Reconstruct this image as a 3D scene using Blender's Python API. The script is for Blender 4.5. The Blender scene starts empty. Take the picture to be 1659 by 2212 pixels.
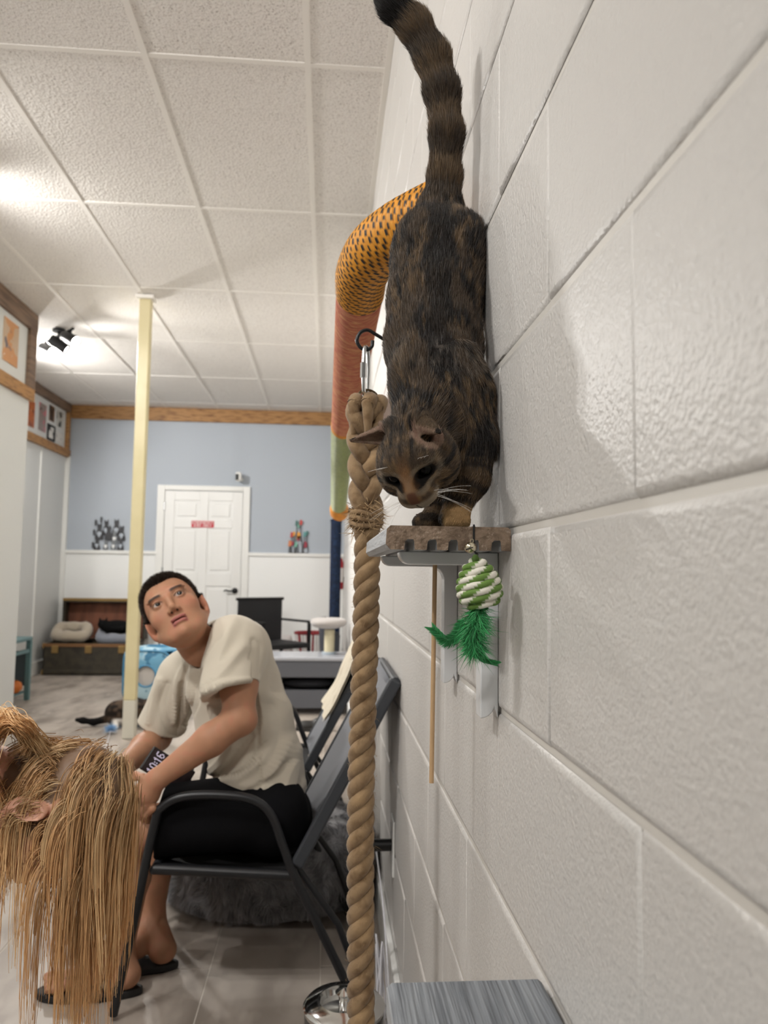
import bpy, math, random
import numpy as np
from mathutils import Matrix, Vector
random.seed(7); RNG = np.random.default_rng(7)
SC = bpy.context.scene; COL = SC.collection
# ---------------------------------------------------------------- camera (calibrated from the block wall, the ceiling grid and the floor)
FPX, PCX, PCY, CAMZ = 1640.0, 829.5, 1106.0, 1.115
_d = np.array([-125.5, 129.0, FPX]); _d /= np.linalg.norm(_d)
_u = np.array([.014, -1, (129 + .014*125.5)/FPX]); _u -= _d*(_u@_d); _u /= np.linalg.norm(_u)
RW = np.stack([np.cross(_d, _u), _d, _u])          # world = RW @ (right, down, forward)
CAM = np.array([0, 0, CAMZ])
cd = bpy.data.cameras.new('camera'); cam = bpy.data.objects.new('camera', cd); COL.objects.link(cam)
cd.sensor_fit = 'HORIZONTAL'; cd.sensor_width = 36.0; cd.lens = FPX/1659*36.0
cd.clip_start = .02; cd.clip_end = 60
cam.matrix_world = Matrix([[RW[i][0], -RW[i][1], -RW[i][2], CAM[i]] for i in range(3)] + [[0, 0, 0, 1]])
cd.dof.use_dof = True; cd.dof.focus_distance = .95; cd.dof.aperture_fstop = 9.5
SC.camera = cam
# ---------------------------------------------------------------- world, exposure
w = bpy.data.worlds.new('world'); SC.world = w; w.use_nodes = True
w.node_tree.nodes['Background'].inputs[0].default_value = (.8, .82, .85, 1)
w.node_tree.nodes['Background'].inputs[1].default_value = 0.0
SC.view_settings.view_transform = 'Standard'; SC.view_settings.look = 'None'
SC.view_settings.exposure = 0.16; SC.view_settings.gamma = 1.0; SC.view_settings.use_curve_mapping = False
SC.cycles.use_denoising = True; SC.cycles.max_bounces = 6; SC.cycles.diffuse_bounces = 4; SC.cycles.glossy_bounces = 3; SC.cycles.transmission_bounces = 4; SC.cycles.use_adaptive_sampling = True; SC.cycles.adaptive_threshold = .08; SC.cycles.adaptive_min_samples = 16
SC.cycles.sample_clamp_indirect = 6.0; SC.cycles.caustics_reflective = False; SC.cycles.caustics_refractive = False
LIGHT_K = 1.0
XW = .204          # right block wall plane
YF = 8.95          # far wall plane
ZC = 3.0           # ceiling
XL1, YL1, XL2 = -2.22, 5.73, -3.01   # left wall: near part, its corner, far part
YB = -2.6          # wall behind the camera

def ray(px, py): return RW @ np.array([px-PCX, py-PCY, FPX])
def atY(px, py, Y): v = ray(px, py); return CAM + v*(Y/v[1])
def atX(px, py, X): v = ray(px, py); return CAM + v*(X/v[0])
def atZ(px, py, Z): v = ray(px, py); return CAM + v*((Z-CAMZ)/v[2])
def project(P):
    q = (np.asarray(P)-CAM) @ RW
    return np.stack([PCX+FPX*q[..., 0]/q[..., 2], PCY+FPX*q[..., 1]/q[..., 2]], -1)

# ---------------------------------------------------------------- objects, labels
def tag(o, label=None, cat=None, group=None, kind=None):
    if label: o['label'] = label
    if cat: o['category'] = cat
    if group: o['group'] = group
    if kind: o['kind'] = kind
    return o
def thing(name, label, cat, loc=(0, 0, 0), group=None):
    o = bpy.data.objects.new(name, None); COL.objects.link(o); o.location = [float(x) for x in loc]
    o.empty_display_size = .05
    return tag(o, label, cat, group)
def adopt(o, parent):
    if parent is not None:
        o.parent = parent
        root = Vector(parent.location)
        if parent.parent is not None:
            root = Vector(parent.location)
            m = parent.matrix_parent_inverse
            gp = Matrix.Translation(parent.parent.location) if parent.parent.parent is None else Matrix.Identity(4)
            o.matrix_parent_inverse = (gp @ m @ Matrix.Translation(parent.location)).inverted()
        else:
            o.matrix_parent_inverse = Matrix.Translation(root).inverted()
    return o
def fast_mesh(name, V, Fs, smooth=True):
    V = np.asarray(V, np.float32); me = bpy.data.meshes.new(name)
    Fs = [np.asarray(f, np.int32) for f in (Fs if isinstance(Fs, list) else [Fs]) if len(f)]
    me.vertices.add(len(V)); me.vertices.foreach_set('co', V.ravel())
    tot = np.concatenate([np.full(len(f), f.shape[1], np.int32) for f in Fs]); idx = np.concatenate([f.ravel() for f in Fs])
    me.loops.add(len(idx)); me.loops.foreach_set('vertex_index', idx)
    me.polygons.add(len(tot)); st = np.concatenate([[0], np.cumsum(tot)[:-1]]).astype(np.int32)
    me.polygons.foreach_set('loop_start', st); me.polygons.foreach_set('loop_total', tot)
    me.polygons.foreach_set('use_smooth', np.full(len(tot), smooth)); me.update(calc_edges=True); me.validate()
    return me
def set_color(me, C, name='tint'):
    a = me.color_attributes.new(name, 'FLOAT_COLOR', 'POINT')
    c = np.ones((len(me.vertices), 4), np.float32); c[:, :3] = np.asarray(C, np.float32); a.data.foreach_set('color', c.ravel())
def obj_from(me, name, mat, parent=None):
    o = bpy.data.objects.new(name, me); COL.objects.link(o)
    for m in (mat if isinstance(mat, (list, tuple)) else [mat]): me.materials.append(m)
    return adopt(o, parent)

class MB:
    def __init__(s): s.v = []; s.f = []; s.n = 0
    def add(s, V, F):
        V = [tuple(map(float, p)) for p in V]; s.v += V; s.f += [tuple(i+s.n for i in f) for f in F]; s.n += len(V); return s
    def box(s, c, size, R=None):
        x, y, z = [q/2 for q in size]
        P = np.array([[i*x, j*y, k*z] for i in (-1, 1) for j in (-1, 1) for k in (-1, 1)])
        if R is not None: P = P @ np.asarray(R).T
        return s.add(P+np.asarray(c), [(0, 1, 3, 2), (4, 6, 7, 5), (0, 4, 5, 1), (2, 3, 7, 6), (0, 2, 6, 4), (1, 5, 7, 3)])
    def span(s, a, b):
        a = np.minimum(a, b) if True else a
        return s
    def box2(s, x0, x1, y0, y1, z0, z1): return s.box(((x0+x1)/2, (y0+y1)/2, (z0+z1)/2), (abs(x1-x0), abs(y1-y0), abs(z1-z0)))
    def tube(s, path, rad, n=10, caps=True, closed=False, squash=None, up=(0, 0, 1)):
        P = np.asarray(path, float); m = len(P); r = np.broadcast_to(np.asarray(rad, float), (m,))
        if closed: T = np.roll(P, -1, 0)-np.roll(P, 1, 0)
        else: T = np.gradient(P, axis=0)
        T /= np.linalg.norm(T, axis=1)[:, None]+1e-12
        N = np.zeros_like(P); u = np.asarray(up, float)
        if abs(u@T[0]) > .95: u = np.array([1., 0, 0]) if abs(T[0][0]) < .9 else np.array([0, 1., 0])
        N[0] = u-T[0]*(u@T[0]); N[0] /= np.linalg.norm(N[0])
        for i in range(1, m):
            q = N[i-1]-T[i]*(N[i-1]@T[i]); N[i] = q/(np.linalg.norm(q)+1e-12)
        B = np.cross(T, N); a = np.arange(n)*2*np.pi/n; sq = squash or (1, 1)
        V = (P[:, None]+r[:, None, None]*(sq[0]*np.cos(a)[None, :, None]*N[:, None]+sq[1]*np.sin(a)[None, :, None]*B[:, None])).reshape(-1, 3)
        F = []
        for i in range(m if closed else m-1):
            j = (i+1) % m
            for k in range(n):
                l = (k+1) % n; F.append((i*n+k, i*n+l, j*n+l, j*n+k))
        if caps and not closed: F.append(tuple(range(n))[::-1]); F.append(tuple((m-1)*n+k for k in range(n)))
        return s.add(V, F)
    def lathe(s, prof, c=(0, 0, 0), n=24, R=None, caps=True):
        V = []; F = []
        for r, z in prof:
            for k in range(n):
                t = 2*math.pi*k/n; V.append((r*math.cos(t), r*math.sin(t), z))
        V = np.array(V)
        if R is not None: V = V @ np.asarray(R).T
        V = V+np.asarray(c); m = len(prof)
        for i in range(m-1):
            for k in range(n):
                l = (k+1) % n; F.append((i*n+k, i*n+l, (i+1)*n+l, (i+1)*n+k))
        if caps: F.append(tuple(range(n))[::-1]); F.append(tuple((m-1)*n+k for k in range(n)))
        return s.add(V, F)
    def prism(s, poly, o, ux, uy, d):
        o, ux, uy, d = [np.asarray(q, float) for q in (o, ux, uy, d)]
        n = len(poly); P = [o+ux*a+uy*b for a, b in poly]; V = P+[p+d for p in P]
        F = [tuple(range(n))[::-1], tuple(range(n, 2*n))]+[(i, (i+1) % n, n+(i+1) % n, n+i) for i in range(n)]
        return s.add(V, F)
    def build(s, name, mat, parent=None, smooth=False, bevel=0, seg=2, sub=0):
        me = bpy.data.meshes.new(name); me.from_pydata(s.v, [], s.f); me.update()
        import bmesh
        bm = bmesh.new(); bm.from_mesh(me); bmesh.ops.recalc_face_normals(bm, faces=bm.faces); bm.to_mesh(me); bm.free()
        if smooth:
            for p in me.polygons: p.use_smooth = True
        o = obj_from(me, name, mat, parent)
        if bevel:
            b = o.modifiers.new('bevel', 'BEVEL'); b.width = bevel; b.segments = seg; b.limit_method = 'ANGLE'; b.angle_limit = .6
        if sub:
            b = o.modifiers.new('sub', 'SUBSURF'); b.levels = sub; b.render_levels = sub
        if smooth: 
            try: me.set_sharp_from_angle(angle=.9)
            except Exception: pass
        return o
def rotm(axis, deg): return np.array(Matrix.Rotation(math.radians(deg), 3, axis))
def arc(c, r, a0, a1, n, ux, uy):
    c, ux, uy = [np.asarray(q, float) for q in (c, ux, uy)]
    return [c+r*(math.cos(t)*ux+math.sin(t)*uy) for t in np.linspace(math.radians(a0), math.radians(a1), n)]
def spline(pts, n=8):
    P = np.asarray(pts, float); Q = np.vstack([2*P[0]-P[1], P, 2*P[-1]-P[-2]]); out = []
    for i in range(1, len(Q)-2):
        for t in np.linspace(0, 1, n, endpoint=False):
            a, b, c, d = Q[i-1:i+3]
            out.append(.5*((2*b)+(-a+c)*t+(2*a-5*b+4*c-d)*t*t+(-a+3*b-3*c+d)*t**3))
    out.append(P[-1]); return np.array(out)

# ---------------------------------------------------------------- materials
def srgb(r, g, b):
    f = lambda c: (c/255/12.92) if c/255 <= .04045 else ((c/255+.055)/1.055)**2.4
    return (f(r), f(g), f(b))
MATS = {}
def mat(name, col, rough=.6, metal=0, spec=.5, bump=None, vary=None, coat=0, sheen=0, tint=False, alpha=1, trans=0, emit=0, sss=0, world=True, wave=None, ior=None):
    """bump=[(scale,dist,detail),...]; vary=(scale,(r,g,b),lo,hi[,stretch]); wave=(scale,dist,direction)"""
    if name in MATS: return MATS[name]
    m = bpy.data.materials.new(name); m.use_nodes = True; nt = m.node_tree; b = nt.nodes['Principled BSDF']
    L = nt.links.new; I = b.inputs
    I['Base Color'].default_value = (*col, 1); I['Roughness'].default_value = rough; I['Metallic'].default_value = metal
    I['Specular IOR Level'].default_value = spec; I['Coat Weight'].default_value = coat; I['Sheen Weight'].default_value = sheen
    I['Alpha'].default_value = alpha; I['Transmission Weight'].default_value = trans
    if ior: I['IOR'].default_value = ior
    if sss: I['Subsurface Weight'].default_value = sss; I['Subsurface Radius'].default_value = (.012, .004, .002); I['Subsurface Scale'].default_value = 1.0
    if emit: I['Emission Color'].default_value = (*col, 1); I['Emission Strength'].default_value = emit
    if world: co = nt.nodes.new('ShaderNodeNewGeometry').outputs['Position']
    else: co = nt.nodes.new('ShaderNodeTexCoord').outputs['Object']
    def mapped(st):
        mp = nt.nodes.new('ShaderNodeMapping'); L(co, mp.inputs[0]); mp.inputs['Scale'].default_value = st; return mp.outputs[0]
    base = None
    if tint:
        a = nt.nodes.new('ShaderNodeVertexColor'); a.layer_name = 'tint'; base = a.outputs[0]
    if vary:
        vs = vary if isinstance(vary, list) else [vary]
        for v in vs:
            sc, c2, lo, hi = v[:4]; st = v[4] if len(v) > 4 else (1, 1, 1)
            n = nt.nodes.new('ShaderNodeTexNoise'); n.inputs['Scale'].default_value = sc; n.inputs['Detail'].default_value = 2
            L(mapped(st), n.inputs['Vector'])
            r = nt.nodes.new('ShaderNodeMapRange'); r.inputs[1].default_value = lo; r.inputs[2].default_value = hi; L(n.outputs[0], r.inputs[0])
            x = nt.nodes.new('ShaderNodeMix'); x.data_type = 'RGBA'; L(r.outputs[0], x.inputs[0])
            if base is not None: L(base, x.inputs[6])
            else: x.inputs[6].default_value = (*col, 1)
            x.inputs[7].default_value = (*c2, 1); base = x.outputs[2]
    if base is not None: L(base, I['Base Color'])
    nrm = None
    for bp in (bump or []):
        sc, dist = bp[0], bp[1]; st = bp[3] if len(bp) > 3 else (1, 1, 1)
        n = nt.nodes.new('ShaderNodeTexNoise'); n.inputs['Scale'].default_value = sc; n.inputs['Detail'].default_value = min(bp[2], 2) if len(bp) > 2 else 1
        L(mapped(st), n.inputs['Vector'])
        q = nt.nodes.new('ShaderNodeBump'); q.inputs['Strength'].default_value = 1; q.inputs['Distance'].default_value = dist
        L(n.outputs[0], q.inputs['Height'])
        if nrm is not None: L(nrm, q.inputs['Normal'])
        nrm = q.outputs[0]
    if wave:
        n = nt.nodes.new('ShaderNodeTexWave'); n.inputs['Scale'].default_value = wave[0]; n.bands_direction = wave[2]
        L(co, n.inputs['Vector']); q = nt.nodes.new('ShaderNodeBump'); q.inputs['Strength'].default_value = 1; q.inputs['Distance'].default_value = wave[1]
        L(n.outputs['Fac'], q.inputs['Height'])
        if nrm is not None: L(nrm, q.inputs['Normal'])
        nrm = q.outputs[0]
    if nrm is not None: L(nrm, I['Normal'])
    MATS[name] = m; return m

# ---------------------------------------------------------------- signed-distance modelling for bodies and cloth
class Sdf:
    def __init__(s, lo, hi, h):
        s.lo = np.asarray(lo, float); s.h = h; s.n = np.ceil((np.asarray(hi)-s.lo)/h).astype(int)+1
        s.ax = [(s.lo[i]+h*np.arange(s.n[i])).astype(np.float32) for i in range(3)]
        s.D = np.full(s.n, .2, np.float32)
    def _sl(s, lo, hi):
        a = np.clip(np.floor((np.asarray(lo)-s.lo)/s.h).astype(int), 0, s.n); b = np.clip(np.ceil((np.asarray(hi)-s.lo)/s.h).astype(int)+1, 0, s.n)
        return tuple(slice(int(i), int(j)) for i, j in zip(a, b))
    def _apply(s, lo, hi, fn, k, op):
        m = max(k, 4*s.h)+.012; sl = s._sl(np.asarray(lo)-m, np.asarray(hi)+m)
        if any(q.stop <= q.start for q in sl): return s
        X, Y, Z = np.meshgrid(*[s.ax[i][sl[i]] for i in range(3)], indexing='ij', sparse=True)
        d = fn(X, Y, Z).astype(np.float32); A = s.D[sl]
        if op == 'u':
            if k > 0: hh = np.clip(.5+.5*(A-d)/k, 0, 1); s.D[sl] = A*(1-hh)+d*hh-k*hh*(1-hh)
            else: s.D[sl] = np.minimum(A, d)
        elif op == 's':
            if k > 0: hh = np.clip(.5-.5*(A+d)/k, 0, 1); s.D[sl] = A*(1-hh)-d*hh+k*hh*(1-hh)
            else: s.D[sl] = np.maximum(A, -d)
        return s
    def cone(s, a, b, ra, rb=None, k=.01, op='u'):
        a, b = np.asarray(a, float), np.asarray(b, float); rb = ra if rb is None else rb; ab = b-a; L2 = ab@ab+1e-12
        def fn(X, Y, Z):
            px, py, pz = X-a[0], Y-a[1], Z-a[2]; t = np.clip((px*ab[0]+py*ab[1]+pz*ab[2])/L2, 0, 1)
            return np.sqrt((px-t*ab[0])**2+(py-t*ab[1])**2+(pz-t*ab[2])**2)-(ra+(rb-ra)*t)
        r = max(ra, rb); return s._apply(np.minimum(a, b)-r, np.maximum(a, b)+r, fn, k, op)
    def chain(s, pts, rs, k=.01, op='u'):
        for i in range(len(pts)-1): s.cone(pts[i], pts[i+1], rs[i], rs[i+1], k, op)
        return s
    def ell(s, c, r, R=None, k=.01, op='u'):
        c = np.asarray(c, float); r = np.asarray(r, float); M = np.eye(3) if R is None else np.asarray(R)   # columns = local axes
        e = np.sqrt(((M*r)**2).sum(1))
        def fn(X, Y, Z):
            p = [X-c[0], Y-c[1], Z-c[2]]; q = [M[0, i]*p[0]+M[1, i]*p[1]+M[2, i]*p[2] for i in range(3)]
            k0 = np.sqrt(sum((q[i]/r[i])**2 for i in range(3))); k1 = np.sqrt(sum((q[i]/r[i]**2)**2 for i in range(3)))
            return k0*(k0-1)/(k1+1e-9)
        return s._apply(c-e, c+e, fn, k, op)
    def plane(s, p, n, k=0):            # keep the side the normal points away from
        p = np.asarray(p, float); n = np.asarray(n, float); n = n/np.linalg.norm(n)
        X, Y, Z = np.meshgrid(*s.ax, indexing='ij', sparse=True)
        s.D = np.maximum(s.D, ((X-p[0])*n[0]+(Y-p[1])*n[1]+(Z-p[2])*n[2]).astype(np.float32)); return s
    def mesh(s, smooth=1):
        D = s.D; n0, n1, n2 = D.shape; ins = D < 0
        c = np.zeros((n0-1, n1-1, n2-1), np.int8)
        for i in (0, 1):
            for j in (0, 1):
                for k in (0, 1): c += ins[i:n0-1+i, j:n1-1+j, k:n2-1+k]
        act = (c > 0) & (c < 8); I, J, K = np.nonzero(act); idx = np.full(act.shape, -1, np.int32); idx[act] = np.arange(len(I))
        S = np.zeros((len(I), 3)); W = np.zeros(len(I))
        cor = [(i, j, k) for i in (0, 1) for j in (0, 1) for k in (0, 1)]
        vals = {q: D[I+q[0], J+q[1], K+q[2]] for q in cor}
        for a in cor:
            for ax in range(3):
                if a[ax] == 0:
                    b = list(a); b[ax] = 1; b = tuple(b); da, db = vals[a], vals[b]; m = (da < 0) != (db < 0)
                    t = np.where(m, da/np.where(m, da-db, 1), 0); p = np.stack([np.full(len(I), float(q)) for q in a], 1); p[:, ax] = t
                    S += p*m[:, None]; W += m
        V = s.lo+(np.stack([I, J, K], 1)+S/np.maximum(W, 1)[:, None])*s.h
        Q = []
        for ax in range(3):
            o = [q for q in range(3) if q != ax]
            a = ins; sl0 = [slice(None)]*3; sl1 = [slice(None)]*3; sl0[ax] = slice(0, -1); sl1[ax] = slice(1, None)
            for q in o: sl0[q] = sl1[q] = slice(1, -1)
            e0, e1 = a[tuple(sl0)], a[tuple(sl1)]; ed = e0 != e1; P = list(np.nonzero(ed)); fl = e0[ed]
            base = [P[0].copy(), P[1].copy(), P[2].copy()]
            for q in o: base[q] = base[q]+1
            def at(u, v):
                z = [b.copy() for b in base]; z[o[0]] -= u; z[o[1]] -= v; return idx[z[0], z[1], z[2]]
            q4 = np.stack([at(1, 1), at(0, 1), at(0, 0), at(1, 0)], 1)
            flip = fl if ax != 1 else ~fl
            q4[~flip] = q4[~flip][:, ::-1]; Q.append(q4)
        Q = np.concatenate(Q); Q = Q[(Q >= 0).all(1)]
        for _ in range(smooth):
            A = np.zeros_like(V); cn = np.zeros(len(V))
            for i in range(4):
                np.add.at(A, Q[:, i], V[Q[:, (i+1) % 4]]+V[Q[:, (i+3) % 4]]); np.add.at(cn, Q[:, i], 2)
            V = .5*V+.5*A/np.maximum(cn, 1)[:, None]
        return V, Q
def vnormals(V, Q):
    n = np.cross(V[Q[:, 2]]-V[Q[:, 0]], V[Q[:, 3]]-V[Q[:, 1]]); N = np.zeros_like(V)
    for i in range(4): np.add.at(N, Q[:, i], n)
    return N/(np.linalg.norm(N, axis=1)[:, None]+1e-12)
def join(parts):
    V = []; Q = []; o = 0
    for v, q in parts: V.append(v); Q.append(q+o); o += len(v)
    return np.concatenate(V), np.concatenate(Q)
def vnoise(P, s, seed=0):
    """cheap smooth value noise for geometry and vertex tints"""
    P = np.asarray(P)*s; r = np.random.default_rng(seed); T = r.random((32, 32, 32)); i = np.floor(P).astype(int); f = P-i; f = f*f*(3-2*f); out = 0
    for a in (0, 1):
        for b in (0, 1):
            for c in (0, 1):
                w_ = (f[:, 0] if a else 1-f[:, 0])*(f[:, 1] if b else 1-f[:, 1])*(f[:, 2] if c else 1-f[:, 2])
                out = out+w_*T[(i[:, 0]+a) % 32, (i[:, 1]+b) % 32, (i[:, 2]+c) % 32]
    return out
def sample_mesh(V, Q, n, weight=None, seed=1):
    r = np.random.default_rng(seed); T = np.concatenate([Q[:, [0, 1, 2]], Q[:, [0, 2, 3]]]) if Q.shape[1] == 4 else Q
    A = np.linalg.norm(np.cross(V[T[:, 1]]-V[T[:, 0]], V[T[:, 2]]-V[T[:, 0]]), axis=1)
    if weight is not None: A = A*weight[T].mean(1)
    t = T[r.choice(len(T), n, p=A/A.sum())]; a, b = r.random(n), r.random(n); m = a+b > 1; a[m], b[m] = 1-a[m], 1-b[m]
    return t, np.stack([1-a-b, a, b], 1)
def strands(P, D, L, Wd, bend, C, name, mat_, parent, tipc=None, seed=3, segs=3):
    """hair ribbons: root P, direction D, length L, width Wd, bend vector; C root colours"""
    n = len(P); r = np.random.default_rng(seed); s_ = np.cross(D, r.normal(size=(n, 3))); s_ /= np.linalg.norm(s_, axis=1)[:, None]+1e-9
    V = []; Cc = []; L = np.broadcast_to(L, (n,)); Wd = np.broadcast_to(Wd, (n,))
    for k in range(segs):
        t = k/segs; c = P+D*(L*t)[:, None]+bend*(L*t*t)[:, None]; w_ = (Wd*(1-t*.75)*.5)[:, None]
        V += [c-s_*w_, c+s_*w_]; q = C if tipc is None else C*(1-t)+tipc*t; Cc += [q, q]
    V.append(P+D*L[:, None]+bend*L[:, None]); Cc.append(C if tipc is None else tipc)
    V = np.stack(V, 1).reshape(-1, 3); Cc = np.stack(Cc, 1).reshape(-1, 3); m = 2*segs+1; b = np.arange(n)*m
    q = [np.stack([b+2*k, b+2*k+1, b+2*k+3, b+2*k+2], 1) for k in range(segs-1)]
    t = np.stack([b+2*segs-2, b+2*segs-1, b+2*segs], 1)
    me = fast_mesh(name, V, q+[t]); set_color(me, Cc); return obj_from(me, name, mat_, parent)
# ================================================================ materials of the place
M_paint = mat('block_paint', srgb(210, 207, 203), .42, spec=.45, bump=[(60, .0007, 2), (210, .0010, 1)])
M_joint = mat('joint_paint', srgb(214, 210, 203), .4)
M_ctile = mat('ceiling_tile', srgb(234, 230, 225), .9, spec=.1, bump=[(90, .006, 2)], vary=[(210, srgb(160, 152, 144), .60, .68)])
M_grid = mat('ceiling_grid', srgb(238, 234, 228), .5)
M_blue = mat('blue_paint', srgb(178, 186, 196), .6)
M_white = mat('white_panel', srgb(240, 241, 240), .4)
M_lwall = mat('left_wall_paint', srgb(216, 218, 217), .5)
M_trimw = mat('white_trim', srgb(236, 236, 233), .35)
M_wood = mat('stained_pine', srgb(172, 128, 78), .55, vary=[(9, srgb(120, 80, 44), .45, .72, (1, 1, 6)), (3, srgb(92, 58, 32), .66, .74)], bump=[(40, .0008, 4, (1, 1, 6))])
M_wood2 = mat('grey_stained_pine', srgb(128, 105, 86), .6, vary=[(9, srgb(92, 72, 58), .4, .7, (1, .4, 6)), (4, srgb(70, 52, 40), .68, .76)])
M_tile = mat('stone_floor_tile', srgb(174, 164, 154), .42, spec=.35, vary=[(3.2, srgb(128, 118, 109), .42, .68, (1.6, .6, 1)), (7, srgb(178, 168, 158), .55, .75, (2, .8, 1)), ], bump=[(18, .0012, 2)])
M_grout = mat('floor_grout', srgb(196, 188, 178), .8)
M_black = mat('black_metal', (.006, .006, .007), .35, spec=.4)
M_door = mat('door_paint', srgb(238, 238, 236), .32)
M_steel = mat('steel', (.62, .62, .62), .22, metal=1)
M_lamp = mat('lamp_face', (1, .97, .92), emit=30)

# ================================================================ right wall of painted concrete blocks
def struct(o): o['kind'] = 'structure'; return o
wr = struct(MB().box2(XW+.0032, XW+.2, YB, YF, 0, ZC+.3).build('wall_right', M_joint))
ROW, LEN = .2065, .4
Z0 = 1.163-6*ROW
def bevel_block(ly, lz, name):
    d, e = .0032, .0045
    y0, y1, z0, z1 = .0012, ly-.0012, .0035, lz-.0035
    m = MB(); V = [(d, y0, z0), (d, y1, z0), (d, y1, z1), (d, y0, z1)]
    V += [(d*.35, y0+e*.15, z0+e*.4), (d*.35, y1-e*.15, z0+e*.4), (d*.35, y1-e*.15, z1-e*.4), (d*.35, y0+e*.15, z1-e*.4)]
    V += [(0, y0+e*.5, z0+e*1.6), (0, y1-e*.5, z0+e*1.6), (0, y1-e*.5, z1-e*1.6), (0, y0+e*.5, z1-e*1.6)]
    F = [(8, 11, 10, 9)]
    for b in (0, 4):
        for i in range(4): F.append((b+i, b+4+i, b+4+(i+1) % 4, b+(i+1) % 4))
    me = bpy.data.meshes.new(name); me.from_pydata(V, [], F); me.materials.append(M_paint); me.update()
    for p in me.polygons: p.use_smooth = p.index > 0
    return me
full = bevel_block(LEN, ROW, 'block')
far = MB()
for r in range(16):
    z = Z0+(r-1)*ROW
    off = .489 if r % 2 == 1 else .686
    if z > ZC: continue
    for c in range(-8, 22):
        y = off+c*LEN
        if y+LEN > YF or y < -.75: continue
        if y < 4.6:
            o = bpy.data.objects.new('block', full); COL.objects.link(o); o.parent = wr
            jit = random.uniform(-.0007, .0007); o.location = (XW+jit, y, z)
        else:
            far.box2(XW, XW+.0032, y+.003, y+LEN-.003, z+.004, z+ROW-.004)
fo = far.build('far_blocks', M_paint, wr); fo['kind'] = 'stuff'
near = MB()
for r in range(16):
    z = Z0+(r-1)*ROW; off = .489 if r % 2 == 1 else .686
    for c in range(-12, 0):
        y = off+c*LEN
        if y < -.75 and y > YB: near.box2(XW, XW+.0032, y+.003, y+LEN-.003, z+.004, z+ROW-.004)
fo = near.build('blocks_behind', M_paint, wr); fo['kind'] = 'stuff'
struct(MB().box2(XW-.016, XW, 1.95, YF, 0, .11).build('baseboard_right', M_trimw, bevel=.004))

# ================================================================ ceiling
ce = struct(MB().box2(XL2-.1, XW+.2, YB-.1, YF+.1, ZC+.012, ZC+.05).build('ceiling', M_grid))
TX, TY = .597, 1.183
xs = [XW-.002]+[-.105-TX*i for i in range(6)]; ys = [2.71+TY*i for i in range(-5, 6)]
ys = [YB]+[y for y in ys if YB < y < YF]+[YF]
tiles = {}
for i in range(len(xs)-1):
    x1, x0 = xs[i]-.011, xs[i+1]+.011
    for j in range(len(ys)-1):
        y0, y1 = ys[j]+.011, ys[j+1]-.011; key = (round(x1-x0, 4), round(y1-y0, 4))
        if key not in tiles:
            me = bpy.data.meshes.new('ceiling_tile'); a, b = key[0]/2, key[1]/2
            me.from_pydata([(-a, -b, 0), (a, -b, 0), (a, b, 0), (-a, b, 0), (-a, -b, .012), (a, -b, .012), (a, b, .012), (-a, b, .012)], [], [(3, 2, 1, 0), (0, 1, 5, 4), (1, 2, 6, 5), (2, 3, 7, 6), (3, 0, 4, 7)]); me.materials.append(M_ctile); tiles[key] = me
        o = bpy.data.objects.new('ceiling_tile', tiles[key]); COL.objects.link(o); o.parent = ce
        o.location = ((x0+x1)/2, (y0+y1)/2, ZC+.0015+random.uniform(-.0008, .0012))
for x in xs[1:]: MB().box2(x-.012, x+.012, YB, YF, ZC-.002, ZC+.012).build('runner', M_grid, ce)
for y in ys[1:-1]: MB().box2(XL2, XW, y-.012, y+.012, ZC-.001, ZC+.012).build('cross_tee', M_grid, ce)
MB().box2(XW-.022, XW, YB, YF, ZC-.004, ZC+.012).build('wall_angle', M_grid, ce)

# ================================================================ floor of stone-look tiles
fl = struct(MB().box2(XL2-.1, XW+.2, YB-.1, YF+.1, -.05, -.0012).build('floor', M_grout))
FX, FY = .309, .615; fm = bpy.data.meshes.new('floor_tile'); a, b = FX/2-.0014, FY/2-.0014
fm.from_pydata([(-a, -b, -.002), (a, -b, -.002), (a, b, -.002), (-a, b, -.002), (-a+.001, -b+.001, 0), (a-.001, -b+.001, 0), (a-.001, b-.001, 0), (-a+.001, b-.001, 0)], [], [(4, 5, 6, 7), (0, 1, 5, 4), (1, 2, 6, 5), (2, 3, 7, 6), (3, 0, 4, 7)]); fm.materials.append(M_tile)
fs = MB(); nt_ = 0
for i in range(-10, 1):
    x = .006+FX*(i+.5)
    for j in range(-8, 15):
        y = 2.256+FY*(j+.5)+(FY/2 if i % 2 else 0)
        if y+FY/2 > YF+.2 or y-FY/2 < YB: continue
        if -2.3 < x < .4 and -.1 < y < 9 or x < -2.2 and y > 5.4:
            o = bpy.data.objects.new('floor_tile', fm); COL.objects.link(o); o.parent = fl; o.location = (x, y, 0)
        else: fs.box2(x-a, x+a, y-b, y+b, -.002, 0)
fo = fs.build('floor_tiles_behind', M_tile, fl); fo['kind'] = 'stuff'

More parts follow.
